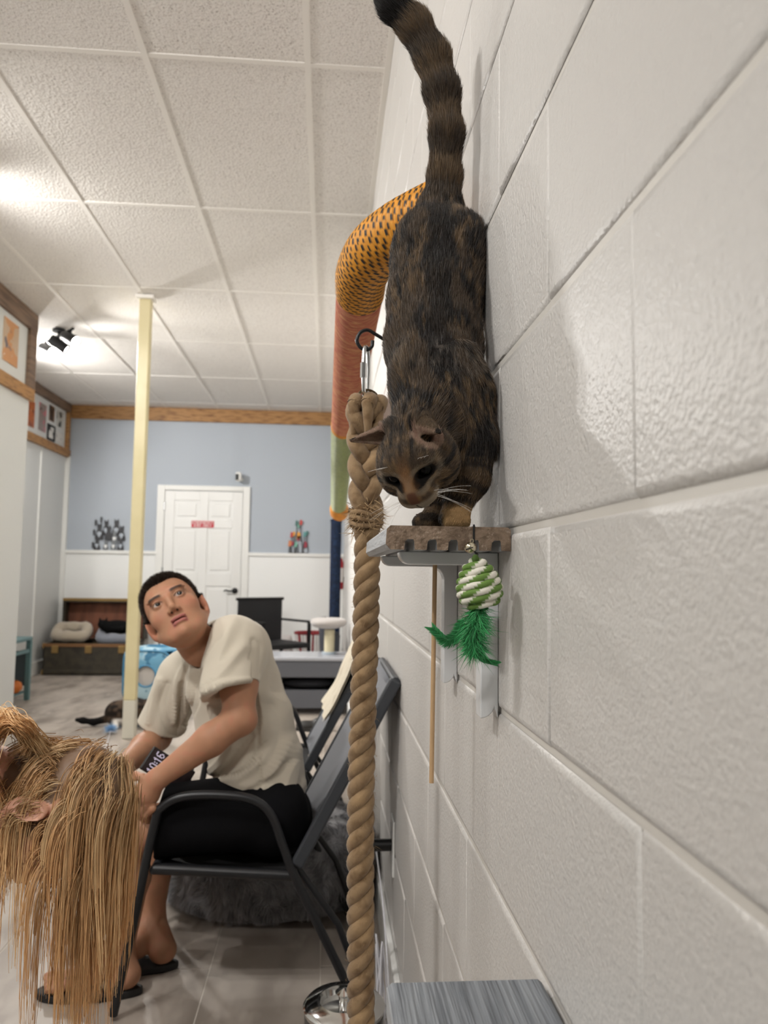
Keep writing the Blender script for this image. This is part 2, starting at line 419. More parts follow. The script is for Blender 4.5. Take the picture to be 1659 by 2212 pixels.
# ================================================================ far wall, wainscot, door
wf = struct(MB().box2(XL2-.1, XW+.2, YF, YF+.1, 0, ZC+.1).build('wall_far', M_blue))
for k, (x0, x1) in enumerate([(XL2, -1.955), (-.905, XW)]): MB().box2(x0, x1, YF-.012, YF, 0, 1.29).build('wainscot_panel', M_white, wf)
struct(MB().box2(XL2, -1.955, YF-.035, YF, 1.285, 1.325).build('trim_1', M_trimw, bevel=.006))
struct(MB().box2(-.905, XW, YF-.035, YF, 1.285, 1.325).build('trim_2', M_trimw, bevel=.006))
struct(MB().box2(XL2+.04, XW, YF-.04, YF, 2.845, ZC).build('trim_3', M_wood, bevel=.004))
struct(MB().box2(XL2, XL2+.045, YF-.045, YF, 0, 2.4).build('trim_4', M_trimw))
struct(MB().box2(-.905, XW, YF-.03, YF, 0, .11).build('baseboard_far', M_trimw, bevel=.004))
# six-panel door
dx0, dx1, dz = -1.875, -.985, 2.03
d1 = thing('door_1', 'white six panel door with black lever handle in the blue far wall', 'door', ((dx0+dx1)/2, YF, 0)); d1['kind'] = 'structure'
for (a, b, z0, z1) in [(-1.965, dx0-.004, 0, 2.095), (dx1+.004, -.9, 0, 2.095), (dx0-.004, dx1+.004, 2.036, 2.095)]:
    MB().box2(a, b, YF-.03, YF, z0, z1).build('casing', M_trimw, d1, bevel=.006)
MB().box2(dx0, dx1, YF-.008, YF+.02, .006, dz).build('door_leaf', M_door, d1)
cxs = [(dx0, dx0+.11), (dx0+.395, dx1-.395), (dx1-.11, dx1)]
for (a, b) in cxs: MB().box2(a, b, YF-.02, YF-.008, .006, dz).build('stile', M_door, d1, bevel=.004)
for (z0, z1) in [(.006, .22), (.93, 1.08), (1.60, 1.70), (1.92, dz)]:
    for (a, b) in [(dx0+.11, dx0+.395), (dx1-.395, dx1-.11)]: MB().box2(a, b, YF-.02, YF-.008, z0, z1).build('rail', M_door, d1, bevel=.004)
for (z0, z1) in [(.22, .93), (1.08, 1.60), (1.70, 1.92)]:
    for (a, b) in [(dx0+.11, dx0+.395), (dx1-.395, dx1-.11)]: MB().box2(a+.035, b-.035, YF-.018, YF-.008, z0+.035, z1-.035).build('raised_panel', M_door, d1, bevel=.006)
hp = atY(507, 1276, YF-.03)
h = MB().lathe([(.034, 0), (.034, .012), (.012, .016), (.012, .05)], (hp[0], YF-.02, hp[2]), 20, rotm('X', 90)).build('door_handle', M_black, d1, smooth=True)
MB().tube(spline([(hp[0], YF-.065, hp[2]), (hp[0]-.06, YF-.068, hp[2]-.004), (hp[0]-.09, YF-.066, hp[2]+.006), (hp[0]-.12, YF-.064, hp[2]-.004)], 4), .009, 8).build('lever', M_black, h, smooth=True)
for z in (.25, 1.05, 1.8): MB().box2(dx0-.012, dx0+.004, YF-.034, YF-.02, z, z+.09).build('hinge', M_steel, d1)

# ================================================================ left wall (near part, corner, far part)
wl = struct(MB().box2(XL1-.1, XL1, YB, YL1, 0, ZC).build('wall_left', M_lwall))
wl2 = struct(MB().box2(XL2-.1, XL2, YL1-.1, YF+.1, 0, ZC).build('wall_left_far', M_lwall))
struct(MB().box2(XL2, XL1-.1, YL1-.1, YL1, 0, ZC).build('wall_left_return', M_lwall))
struct(MB().box2(XL2-.1, XW+.2, YB-.1, YB, 0, ZC).build('wall_back', M_lwall))
struct(MB().box2(XL1, XL1+.016, YB, YL1+.016, 0, .12).build('baseboard_left', M_trimw, bevel=.004))
struct(MB().box2(XL2, XL2+.016, YL1, YF, 0, .14).build('baseboard_left_far', M_trimw, bevel=.004))
for y in (6.6, 8.16): MB().box2(XL2, XL2+.012, y-.012, y+.012, .14, 2.39).build('batten', M_trimw, wl2)
MB().box2(XL1, XL1+.004, 4.9, 4.912, .12, 2.34).build('seam', M_trimw, wl)
# stained boards framing the photograph bands under the ceiling
struct(MB().box2(XL1, XL1+.03, YB, YL1+.03, 2.865, ZC).build('trim_5', M_wood2, bevel=.003))
struct(MB().box2(XL1, XL1+.03, YB, YL1+.03, 2.345, 2.435).build('trim_6', M_wood, bevel=.003))
struct(MB().box2(XL1, XL1+.028, YL1-.09, YL1+.03, 2.435, 2.865).build('trim_7', M_wood2, bevel=.003))
struct(MB().box2(XL2, XL2+.04, YL1, YF, 2.90, ZC).build('trim_8', M_wood2, bevel=.003))
struct(MB().box2(XL2, XL2+.04, YL1, YF, 2.385, 2.47).build('trim_9', M_wood, bevel=.003))
struct(MB().box2(XL2, XL2+.04, YF-.1, YF-.04, 2.47, 2.90).build('trim_10', M_wood, bevel=.003))
# ================================================================ lamps: black track fixtures with three heads each
def track_light(loc, aims, label, power, rail_dir=(1, 0, 0), cone=146):
    x, y = loc; t = thing('track_light', label, 'lamp', (x, y, ZC))
    rd = np.array(rail_dir, float); rd /= np.linalg.norm(rd); c = np.array([x, y, ZC-.055])
    MB().lathe([(.05, 0), (.05, .02), (.02, .024)], (x, y, ZC-.026), 20).build('mount', M_black, t, smooth=True)
    MB().tube([(x, y, ZC-.02), (x, y, ZC-.06)], .012, 10).build('stem', M_black, t, smooth=True)
    MB().tube([c-rd*.26, c+rd*.26], .011, 10).build('rail', M_black, t, smooth=True)
    for k, a in zip((-.22, 0, .22), aims):
        p = c+rd*k; a = np.array(a, float); a /= np.linalg.norm(a); j = p+np.array([0, 0, -.07])
        MB().tube([p, j], .008, 8).build('bracket', M_black, t, smooth=True)
        up = np.array([0, 0, 1.]); e1 = np.cross(up, a); e1 /= np.linalg.norm(e1); R = np.stack([e1, np.cross(a, e1), a], 1)
        hd = MB().lathe([(.02, -.075), (.04, -.07), (.043, -.06), (.043, .075), (.039, .075), (.036, .055), (.002, .052)], j, 24, R).build('lamp_head', M_black, t, smooth=True)
        MB().lathe([(.036, .056), (.037, .062), (.002, .066)], j, 20, R).build('lamp_face', M_lamp, hd, smooth=True)
        ld = bpy.data.lights.new('spot', 'SPOT'); ld.energy = power*LIGHT_K; ld.spot_size = math.radians(cone); ld.spot_blend = 1; ld.shadow_soft_size = .035; ld.color = (1, .975, .94)
        lo = bpy.data.objects.new('track_spot', ld); COL.objects.link(lo); lo.location = j+a*.09
        lo.rotation_euler = Vector(a).to_track_quat('-Z', 'Y').to_euler(); lo.parent = t; lo.matrix_parent_inverse = Matrix.Translation(Vector((x, y, ZC))).inverted()
    return t
track_light((-2.14, 6.05), [(.75, -.5, -.42), (.8, .15, -.5), (.75, -.45, -.45)], 'black track light with three heads over the photo band', 105, (.66, -.75, 0), 112)
track_light((-1.95, 3.3), [(.8, .1, -.6), (.3, .8, -.55), (.7, .5, -.5)], 'black track light out of view beside the wall of photographs', 42, (0, 1, 0))
track_light((-2.8, 6.5), [(.8, .3, -.4), (.6, .7, -.4), (.5, -.6, -.4)], 'added unseen track light behind the corner that brightens the far wall', 88, (0, 1, 0))  # fixture added out of sight to brighten the far end of the room
track_light((-1.6, .6), [(.6, .6, -.5), (.5, .8, -.4), (-.2, .5, -.5)], 'added unseen track light left of the camera for fill on the block wall', 50, (0, 1, 0))  # added unseen fixture, lifts the near part of the block wall
track_light((-1.1, -1.5), [(.1, .9, -.4), (-.4, .8, -.4), (-.3, .9, -.4)], 'added unseen track light behind the camera for general fill', 46, (1, 0, 0))  # unseen fixture added as fill from the back of the room
# ================================================================ prints on the left wall bands
def print_mat(n, base, spots):
    return mat('print_'+n, srgb(*base), .35, vary=[(sc, srgb(*c), lo, lo+.04) for sc, c, lo in spots])
def wall_print(px4, X, m, label, frame=None):
    P = np.array([atX(*p, X) for p in px4]); y0, y1 = P[:, 1].min(), P[:, 1].max(); z0, z1 = P[:, 2].min(), P[:, 2].max()
    t = thing('photo_print', label, 'picture', (X, (y0+y1)/2, z0), 'prints on the left wall bands')
    if frame:
        for a, b, c, e in [(y0, y1, z0, z0+.02), (y0, y1, z1-.02, z1), (y0, y0+.02, z0+.02, z1-.02), (y1-.02, y1, z0+.02, z1-.02)]:
            MB().box2(X, X+.014, a, b, c, e).build('frame', M_black, t)
    MB().box2(X, X+.006, y0+(.02 if frame else 0), y1-(.02 if frame else 0), z0+(.02 if frame else 0), z1-(.02 if frame else 0)).build('print', m, t, bevel=.002)
wall_print([(8, 690), (38, 705), (8, 778), (36, 788)], XL1, print_mat('ginger', (196, 168, 138), [(7, (200, 140, 84), .5), (9, (96, 84, 92), .6), (14, (230, 222, 214), .66)]), 'rounded photo of a ginger cat on the near left band')
wall_print([(60, 862), (75, 870), (58, 915), (72, 925)], XL2, print_mat('orange', (186, 100, 50), [(9, (140, 70, 40), .5), (12, (220, 180, 140), .62)]), 'tall orange cat photo, first past the wall corner')
wall_print([(85, 868), (99, 878), (84, 927), (97, 935)], XL2, print_mat('pink', (150, 138, 134), [(7, (200, 120, 130), .52), (11, (60, 56, 58), .6)]), 'photo with a pink patch on the far left band')
wall_print([(107, 875), (117, 880), (107, 908), (116, 913)], XL2, print_mat('brown', (130, 96, 70), [(9, (50, 40, 36), .5)]), 'small brown photo above the black framed picture')
wall_print([(102, 917), (117, 922), (101, 948), (116, 954)], XL2, print_mat('mono', (226, 224, 220), [(9, (30, 28, 30), .52)]), 'black framed monochrome picture on the far left band', frame=True)
wall_print([(123, 887), (135, 892), (123, 920), (134, 925)], XL2, print_mat('grey', (196, 196, 190), [(10, (60, 62, 60), .54)]), 'grey cat print beside the far corner')
wall_print([(120, 932), (134, 938), (119, 952), (133, 958)], XL2, print_mat('sketch', (222, 220, 216), [(22, (60, 58, 58), .62)]), 'pale sketch print at the band bottom by the far corner')

# ================================================================ beige steel support post
M_beige = mat('beige_paint', srgb(214, 202, 160), .4, vary=(6, srgb(206, 194, 150), .4, .7))
M_beige2 = mat('beige_primer', srgb(206, 202, 188), .45)
pt = atZ(318, 645, ZC); pb = atZ(277, 1597, 0); pc = (np.array(pt)+pb)/2; bx, by = pc[0], pc[1]
t = thing('support_post', 'square beige steel support post from floor to ceiling', 'post', (bx, by, 0))
MB().box2(bx-.038, bx+.038, by-.038, by+.038, .25, ZC-.03).build('shaft', M_beige, t, bevel=.006)
MB().box2(bx-.039, bx+.039, by-.039, by+.039, 0, .25).build('foot_section', M_beige2, t, bevel=.006)
MB().box2(bx-.06, bx+.06, by-.06, by+.06, ZC-.03, ZC-.003).build('cap_plate', M_grid, t, bevel=.004)

# ================================================================ lettering helper (strokes in a 5x7 grid, built as flat bars)
FONT = {'E': ['1111', '1000', '1000', '1110', '1000', '1000', '1111'], 'M': ['10001', '11011', '10101', '10101', '10001', '10001', '10001'], 'R': ['1110', '1001', '1001', '1110', '1100', '1010', '1001'],
 'G': ['0111', '1000', '1000', '1011', '1001', '1001', '0111'], 'N': ['1001', '1101', '1101', '1011', '1011', '1001', '1001'], 'C': ['0111', '1000', '1000', '1000', '1000', '1000', '0111'],
 'Y': ['101', '101', '101', '010', '010', '010', '010'], 'X': ['101', '101', '101', '010', '101', '101', '101'], 'I': ['1']*7, 'T': ['111', '010', '010', '010', '010', '010', '010'],
 'O': ['0110', '1001', '1001', '1001', '1001', '1001', '0110'], 'L': ['100']*6+['111'], ' ': ['00']*7,
 '1': ['010', '110', '010', '010', '010', '010', '010'], '0': ['0110', '1001', '1001', '1001', '1001', '1001', '0110'], '6': ['0111', '1000', '1000', '1110', '1001', '1001', '0110'], ':': ['0', '0', '1', '0', '1', '0', '0']}
def lettering(text, o, ux, uy, nrm, width, height, m, parent, name='letters'):
    cols = sum(len(FONT[c][0])+1 for c in text)-1; cw, ch = width/cols, height/7; b = MB(); x = 0
    o, ux, uy, nrm = [np.asarray(q, float) for q in (o, ux, uy, nrm)]
    for c in text:
        g = FONT[c]
        for r in range(7):
            for k in range(len(g[0])):
                if g[r][k] == '1': b.prism([(0, 0), (cw*1.02, 0), (cw*1.02, ch*1.02), (0, ch*1.02)], o+ux*(x+k)*cw+uy*(6-r)*ch, ux, uy, nrm*.0006)
        x += len(g[0])+1
    o = b.build(name, m, parent); o['kind'] = 'stuff'; return o
M_red = mat('sign_red', srgb(196, 30, 52), .4); M_wink = mat('sign_white', srgb(240, 236, 234), .5)
a = atY(414, 1125, YF-.02); b = atY(462, 1140, YF-.02)
t = thing('door_sign', 'small red sign with white letters EMERGENCY EXIT ONLY on the white door', 'sign', ((a[0]+b[0])/2, YF-.02, b[2]))
MB().box2(a[0], b[0], YF-.024, YF-.02, b[2], a[2]).build('sign_plate', M_red, t)
wd = b[0]-a[0]; hg = a[2]-b[2]
lettering('EMERGENCY', (a[0]+.012, YF-.0242, b[2]+hg*.54), (1, 0, 0), (0, 0, 1), (0, -1, 0), wd-.024, hg*.36, M_wink, t)
lettering('EXIT ONLY', (a[0]+.03, YF-.0242, b[2]+hg*.1), (1, 0, 0), (0, 0, 1), (0, -1, 0), wd-.06, hg*.36, M_wink, t)
# security camera
p = atY(515, 1031, YF-.06); t = thing('security_camera', 'small white security camera with a black face above the door', 'camera', (p[0], YF, p[2]))
MB().lathe([(.022, 0), (.022, .006), (.008, .01), (.008, .05)], (p[0]+.03, YF, p[2]-.02), 16, rotm('X', 90)).build('wall_mount', M_trimw, t, smooth=True)
bd = MB().box2(p[0]-.03, p[0]+.04, YF-.13, YF-.05, p[2]-.05, p[2]+.055).build('camera_body', M_trimw, t, bevel=.02, seg=4)
MB().box2(p[0]-.026, p[0]+.012, YF-.134, YF-.128, p[2]-.04, p[2]+.03).build('lens_face', M_black, t, bevel=.012, seg=3)

# ================================================================ metal cat silhouettes standing on the wainscot cap
M_iron = mat('dark_iron', srgb(58, 58, 62), .5); M_iron2 = mat('grey_iron', srgb(120, 124, 128), .5)
def cat_art(px0, px1, py0, py1, shapes, name, label, Y):
    a = atY(px0, py1, Y); b = atY(px1, py0, Y); W_, H_ = b[0]-a[0], b[2]-a[2]; t = thing(name, label, 'wall art', (a[0], Y, 1.325))
    z0 = 1.325
    for nm, poly, m, layer in shapes:
        MB().prism(poly, (a[0], Y-.004*layer, z0), (W_, 0, 0), (0, 0, H_), (0, .004, 0)).build(nm, m, t)
def sit(cx, base, s, fat=1.0):
    pts = [(-.5, 0), (-.52, .18), (-.36, .42), (-.22, .55), (-.27, .66), (-.25, .9), (-.14, .8), (.14, .8), (.25, .9), (.27, .66), (.22, .55), (.36, .42), (.52, .18), (.5, 0)]
    return [(cx+x*s*.55*fat, base+y*s) for x, y in pts]
def belly(cx, base, s):
    return [(cx, base+.02*s), (cx-.19*s, base+.36*s), (cx-.08*s, base+.46*s), (cx+.08*s, base+.46*s), (cx+.19*s, base+.36*s)]
Sh = []
for i, (cx, bs, s, lay) in enumerate([(.22, .3, .55, 1), (.42, .42, .52, 1), (.72, .42, .55, 1), (.88, .28, .5, 1), (.5, .28, .5, 2), (.68, .2, .42, 2), (.17, .0, .42, 3), (.43, .0, .34, 3), (.66, .0, .36, 3), (.87, .0, .42, 3)]):
    dark = i not in (5, 7, 8); Sh.append(('cat_figure', sit(cx, bs, s, .8), M_iron if dark else M_iron2, lay+1))
    if i not in (4,): Sh.append(('cat_belly', belly(cx, bs+.04, s*.75), M_blue if i not in (5, 7, 8) else M_white, lay+1.4))
for (x0, y0) in [(.1, .84), (.26, .93), (.06, .56), (.04, .2)]:
    Sh.append(('cat_tail', [(x0-.02, y0-.14), (x0+.02, y0-.14), (x0+.04, y0), (x0, y0+.04), (x0-.03, y0)], M_iron, 1))
cat_art(197, 273, 1113, 1187, Sh, 'cat_silhouette_art', 'dark metal cut-out of a crowd of sitting cats beside the post', YF-.012)
cols = [srgb(60, 110, 104), srgb(190, 60, 54), srgb(120, 180, 160), srgb(230, 160, 60), srgb(150, 40, 60), srgb(210, 130, 80), srgb(90, 150, 150)]
MC = [mat('art_%d' % i, c, .4) for i, c in enumerate(cols)]
Sh = []
def wire(cx, bs, s): 
    P = sit(cx, bs, s, .62); out = []
    for i in range(len(P)):
        q0, q1 = np.array(P[i]), np.array(P[(i+1) % len(P)]); d = q1-q0; n = np.array([-d[1], d[0]]); n = n/(np.linalg.norm(n)+1e-9)*.018
        out.append([tuple(q0-n), tuple(q1-n), tuple(q1+n), tuple(q0+n)])
    return out
for ci, (cx, bs, s) in enumerate([(.52, .0, 1.02), (.25, .0, .62), (.85, .0, .66), (.14, .0, .32), (.45, .0, .26)]):
    for q in wire(cx, bs, s): Sh.append(('wire_outline', q, M_iron, 1+ci*.2))
for (x, y, r, m) in [(.42, .86, .07, 0), (.62, .88, .07, 1), (.5, .78, .05, 2), (.52, .5, .09, 3), (.52, .42, .07, 4), (.2, .52, .07, 1), (.3, .55, .06, 3), (.8, .54, .07, 6), (.92, .58, .06, 0), (.85, .24, .08, 4), (.12, .27, .08, 5), (.24, .27, .06, 4), (.4, .24, .07, 2)]:
    Sh.append(('colour_patch', [(x-r, y-r), (x+r*.8, y-r*.8), (x+r, y+r), (x-r*.6, y+r*1.3)], MC[m], 2.5))
cat_art(620, 668, 1120, 1194, Sh, 'colourful_cat_art', 'thin wire cat sculpture with red, teal and orange patches on the wainscot', YF-.012)

# ================================================================ far left: trunk with two beds, black cat, teal table, pumpkin
M_trunk = mat('trunk_olive', srgb(58, 52, 40), .55, vary=(14, srgb(40, 36, 28), .4, .7)); M_trin = mat('trunk_lining', srgb(122, 74, 52), .7, vary=(5, srgb(96, 56, 40), .4, .7, (3, 1, 1)))
M_brass = mat('aged_brass', srgb(150, 122, 76), .45, metal=.6); M_leath = mat('trunk_leather', srgb(120, 84, 50), .6)
tx0, tx1, ty0, ty1, th = -2.92, -2.0, 8.24, 8.72, .33
t = thing('trunk', 'open old steamer trunk with olive sides, brass corners and brown lining', 'trunk', ((tx0+tx1)/2, (ty0+ty1)/2, 0))
for (a, b, c, d) in [(tx0, tx1, ty0, ty0+.015), (tx0, tx1, ty1-.015, ty1), (tx0, tx0+.015, ty0, ty1), (tx1-.015, tx1, ty0, ty1)]: MB().box2(a, b, c, d, .01, th).build('side', M_trunk, t, bevel=.004)
MB().box2(tx0, tx1, ty0, ty1, .004, .02).build('bottom', M_trunk, t)
for z in (.02, th-.035): MB().box2(tx0-.004, tx1+.004, ty0-.006, ty0, z, z+.035).build('edge_band', M_leath if z > .1 else M_trunk, t, bevel=.003)
for x in (tx0+.12, (tx0+tx1)/2, tx1-.12): MB().box2(x-.035, x+.035, ty0-.014, ty0, th-.1, th-.02).build('latch', M_brass, t, bevel=.006)
for x in (tx0, tx1): MB().box2(x-.008, x+.008, ty0-.01, ty0+.05, .01, .06).build('corner_cap', M_brass, t, bevel=.004); MB().box2(x-.008, x+.008, ty0-.01, ty0+.05, th-.05, th+.004).build('corner_cap', M_brass, t, bevel=.004)
lid = MB().box2(tx0+.02, tx1, ty1+.13, ty1+.145, th, .78).build('lid', M_trin, t, bevel=.003)
for (a, b, c, d) in [(tx0+.02, tx1, .74, .78), (tx0+.02, tx0+.045, th, .78), (tx1-.025, tx1, th, .78)]: MB().box2(a, b, ty1, ty1+.13, c, d).build('lid_rim', M_trunk, lid)
MB().box2(tx0+.02, tx1, ty1-.008, ty1+.004, .755, .785).build('lid_edge', M_brass, lid)
M_bed1 = mat('bed_tan', srgb(176, 164, 146), .95, sheen=.4, bump=[(120, .004, 3)]); M_bed2 = mat('bed_grey', srgb(128, 132, 142), .95, sheen=.4, bump=[(120, .004, 3)])
def torus(c, R, r, m, name, parent, sq=(1, 1, .75), n=32, k=12, wob=.0):
    P = []; 
    mb = MB(); path = [(c[0]+R*sq[0]*math.cos(a), c[1]+R*sq[1]*math.sin(a), c[2]+wob*math.sin(3*a)+(.05*math.sin(a) if wob else 0)) for a in np.linspace(0, 2*np.pi, n, endpoint=False)]
    return mb.tube(path, [r*(1+.08*math.sin(5*i)) for i in range(n)], k, closed=True, squash=(sq[2], 1)).build(name, m, parent, smooth=True)
def pet_bed(c, R, r, m1, m2, label, sq=(1, .75, 1.0)):
    t = thing('pet_bed', label, 'pet bed', (c[0], c[1], c[2]-r), 'pet beds in the trunk')
    torus(c, R, r, m1, 'bolster', t, sq, wob=.012)
    S = np.diag([sq[0], sq[1], 1.])
    MB().lathe([(.01, -.04), (R*.95, -.04), (R*.95, -.01), (R*.5, -.03), (.01, -.035)], c, 28, S).build('bed_pad', m2, t, smooth=True)
    return t
pet_bed((-2.71, 8.48, .43), .155, .062, M_bed1, M_bed2, 'tan round pet bed in the trunk end next to the wall')
pet_bed((-2.23, 8.48, .41), .17, .058, M_bed2, M_bed2, 'grey round pet bed holding the black cat in the trunk')
M_teal = mat('teal_paint', srgb(96, 128, 132), .5); M_tealp = mat('slate_panel', srgb(78, 88, 94), .6)
q = atX(62, 1392, XL2+.33); y0 = 6.2; y1 = 6.75; x0 = XL2+.06; x1 = -2.48; zt = .53
t = thing('side_table', 'small teal side table against the left wall', 'table', ((x0+x1)/2, (y0+y1)/2, 0))
MB().box2(x0, x1, y0, y1, zt-.03, zt).build('table_top', M_teal, t, bevel=.005)
for x in (x0+.02, x1-.02):
    for y in (y0+.02, y1-.02): MB().box2(x-.02, x+.02, y-.02, y+.02, 0, zt-.03).build('leg', M_teal, t, bevel=.004)
MB().box2(x0+.04, x1-.04, y1-.03, y1-.02, .12, zt-.12).build('back_panel', M_tealp, t)
MB().box2(x0+.04, x1-.04, y0+.02, y1-.03, .06, .078).build('lower_shelf', M_teal, t)
for x in (x0+.02, x1-.02): MB().box2(x-.012, x+.012, y0+.04, y1-.04, zt-.13, zt-.1).build('apron', M_teal, t)
M_pump = mat('pumpkin', srgb(206, 112, 40), .6); px_ = (x1-.085, y0+.38); PZ = .08
t = thing('pumpkin', 'small orange pumpkin on the teal table lower shelf', 'pumpkin', (*px_, PZ))
mb = MB(); n = 40; V = []; prof = [(.012, .01), (.06, .002), (.092, .03), (.1, .065), (.088, .105), (.055, .125), (.012, .118)]
for r_, z in prof:
    for k in range(n): a = 2*math.pi*k/n; rr = .8*r_*(1-.09*abs(math.cos(4*a))); V.append((px_[0]+rr*math.cos(a), px_[1]+rr*math.sin(a), PZ+z*.8))
F = [(i*n+k, i*n+(k+1) % n, (i+1)*n+(k+1) % n, (i+1)*n+k) for i in range(len(prof)-1) for k in range(n)]+[tuple(range(n))[::-1], tuple((len(prof)-1)*n+k for k in range(n))]
mb.add(V, F); mb.build('flesh', M_pump, t, smooth=True)
MB().tube([(*px_, PZ+.09), (px_[0]+.005, px_[1], PZ+.108), (px_[0]+.016, px_[1], PZ+.12)], [.012, .009, .008], 8).build('stem', mat('pumpkin_stem', srgb(110, 96, 60), .8), t, smooth=True)
# ================================================================ blue pop-up cube with round holes
M_cubeb = mat('cube_blue', srgb(104, 160, 190), .5, vary=[(5, srgb(172, 202, 214), .5, .56), (9, srgb(60, 116, 150), .58, .62)]); M_cubep = mat('cube_piping', srgb(70, 132, 168), .5); M_cin = mat('cube_inside', srgb(214, 206, 198), .8)
cc = np.array([-1.44, 6.8]); s_ = .42; R = rotm('Z', -12)
t = thing('pop_up_cube', 'light blue pop-up cat cube with a round white hole', 'cat toy', (*cc, 0))
hs = s_/2
def face_ring(name, u, v, nrm, hole=True):
    u, v, nrm = [R@np.array(q, float) for q in (u, v, nrm)]; o = np.array([*cc, hs+.012])+nrm*hs; n = 40; V = []; F = []
    for k in range(n):
        a = 2*math.pi*k/n; c_, s2 = math.cos(a), math.sin(a); m_ = min(1/max(abs(c_), 1e-6), 1/max(abs(s2), 1e-6)); e = (abs(c_)**5+abs(s2)**5)**(-1/5)
        bul = .018
        for rr, dd in ((hs*e*.98, -.004), (hs*.5*(1+e)*.75, bul), (hs*.42, bul)): V.append(o+u*rr*c_+v*rr*s2+nrm*dd)
        V.append(o+u*hs*.42*c_+v*hs*.42*s2+nrm*(bul-.012))
    for k in range(n):
        l = (k+1) % n
        for j in range(3): F.append((4*k+j, 4*l+j, 4*l+j+1, 4*k+j+1))
    if not hole: F.append(tuple(4*k+3 for k in range(n)))
    MB().add(V, F).build(name, M_cubeb, t, smooth=True)
    MB().tube([o+u*hs*.42*math.cos(a)+v*hs*.42*math.sin(a)+nrm*.016 for a in np.linspace(0, 6.283, 33)[:-1]], .008, 8, closed=True).build('hole_rim', M_cubep, t, smooth=True)
    MB().tube([o+(u*math.cos(a)+v*math.sin(a))*hs*.99*(abs(math.cos(a))**5+abs(math.sin(a))**5)**(-1/5)-nrm*.002 for a in np.linspace(0, 6.283, 49)[:-1]], .009, 8, closed=True).build('edge_piping', M_cubep, t, smooth=True)
face_ring('side_panel', (1, 0, 0), (0, 0, 1), (0, -1, 0)); face_ring('side_panel', (0, 1, 0), (0, 0, 1), (1, 0, 0)); face_ring('side_panel', (0, 1, 0), (0, 0, 1), (-1, 0, 0), False)
face_ring('top_panel', (1, 0, 0), (0, 1, 0), (0, 0, 1), False); face_ring('back_panel', (1, 0, 0), (0, 0, 1), (0, 1, 0), False)
MB().box((*cc, .03), (s_*.96, s_*.96, .02), R).build('floor_panel', M_cin, t)
MB().box(np.array([*cc, hs+.012])+R@np.array([0, -hs*.9, 0]), (s_*.62, .004, s_*.62), R).build('inner_lining', M_cin, t)
# ================================================================ cat shelf: grooved composite board on two rounded brackets
M_compg = mat('composite_grey', srgb(176, 179, 182), .5, vary=(30, srgb(160, 163, 167), .4, .7, (1, .15, 1)), bump=[(60, .0012, 3, (3, .3, 3))])
M_compend = mat('composite_cut_end', srgb(142, 122, 104), .9, vary=[(90, srgb(112, 94, 78), .45, .65), (220, srgb(168, 150, 134), .6, .75)], bump=[(260, .0022, 4), (60, .003, 3)])
M_brk = mat('bracket_enamel', srgb(224, 226, 228), .28, coat=.3)
M_blackstr = mat('black_string', (.008, .008, .009), .7)
sy0, sy1, sx0, sx1 = .826, 1.235, .0655, XW-.001
szt = 1.1666; szb = szt-.0262
prof = [(sx1, szb), (sx1, szt-.003), (sx1-.003, szt), (sx0+.004, szt), (sx0, szt-.004)]
prof += [(sx0-.001, szb+.006), (sx0+.004, szb)]
W_ = sx1-sx0; notches = [.18, .36, .53, .70, .88]
for nx in notches:
    c = sx0+W_*nx; prof += [(c-.0055, szb), (c-.0045, szb+.009), (c-.002, szb+.0115), (c+.0045, szb+.0115), (c+.0055, szb+.009), (c+.0062, szb)]
t = thing('cat_wall_shelf', 'grey composite board wall shelf with grooved brown cut end under the cat', 'shelf', (XW, sy0, szb))
MB().prism(prof, (0, sy0+.0012, 0), (1, 0, 0), (0, 0, 1), (0, sy1-sy0, 0)).build('board', M_compg, t)
rp = prof
MB().prism(rp, (0, sy0-.0006, 0), (1, 0, 0), (0, 0, 1), (0, .0019, 0)).build('cut_end', M_compend, t)
def bracket(y0, parent, zt, arm=.118, leg=.193, wdt=.028):
    th, tl, r = .0155, .021, .011; P = []
    P += [(0, 0), (0, -leg)]
    P += [(-tl*.75+tl*.75*math.cos(a)-0, -leg+.012-.012*math.sin(a)) if False else (-tl+(tl-.004)*math.cos(a), -leg+.016-.016*math.sin(a)) for a in np.linspace(.25, 1.57, 5)]
    P += [(-tl, -leg+.03), (-tl, -th-.02)]
    P += [(-tl-.02+.02*math.cos(a), -th-.02+.02*math.sin(a)) for a in np.linspace(.2, 1.57, 5)]
    P += [(-arm+.014, -th)]+[(-arm+.014-.014*math.sin(a), -th+.0135-.0135*math.cos(a)) for a in np.linspace(.3, 1.57, 5)]+[(-arm, 0)]
    o = MB().prism(P, (XW-.0008, y0, zt), (1, 0, 0), (0, 0, 1), (0, wdt, 0)).build('bracket', M_brk, parent, smooth=True, bevel=.0035, seg=3)
    tag(o, 'light grey rounded steel shelf bracket'); return o
bracket(.886, t, szb); bracket(1.165, t, szb)
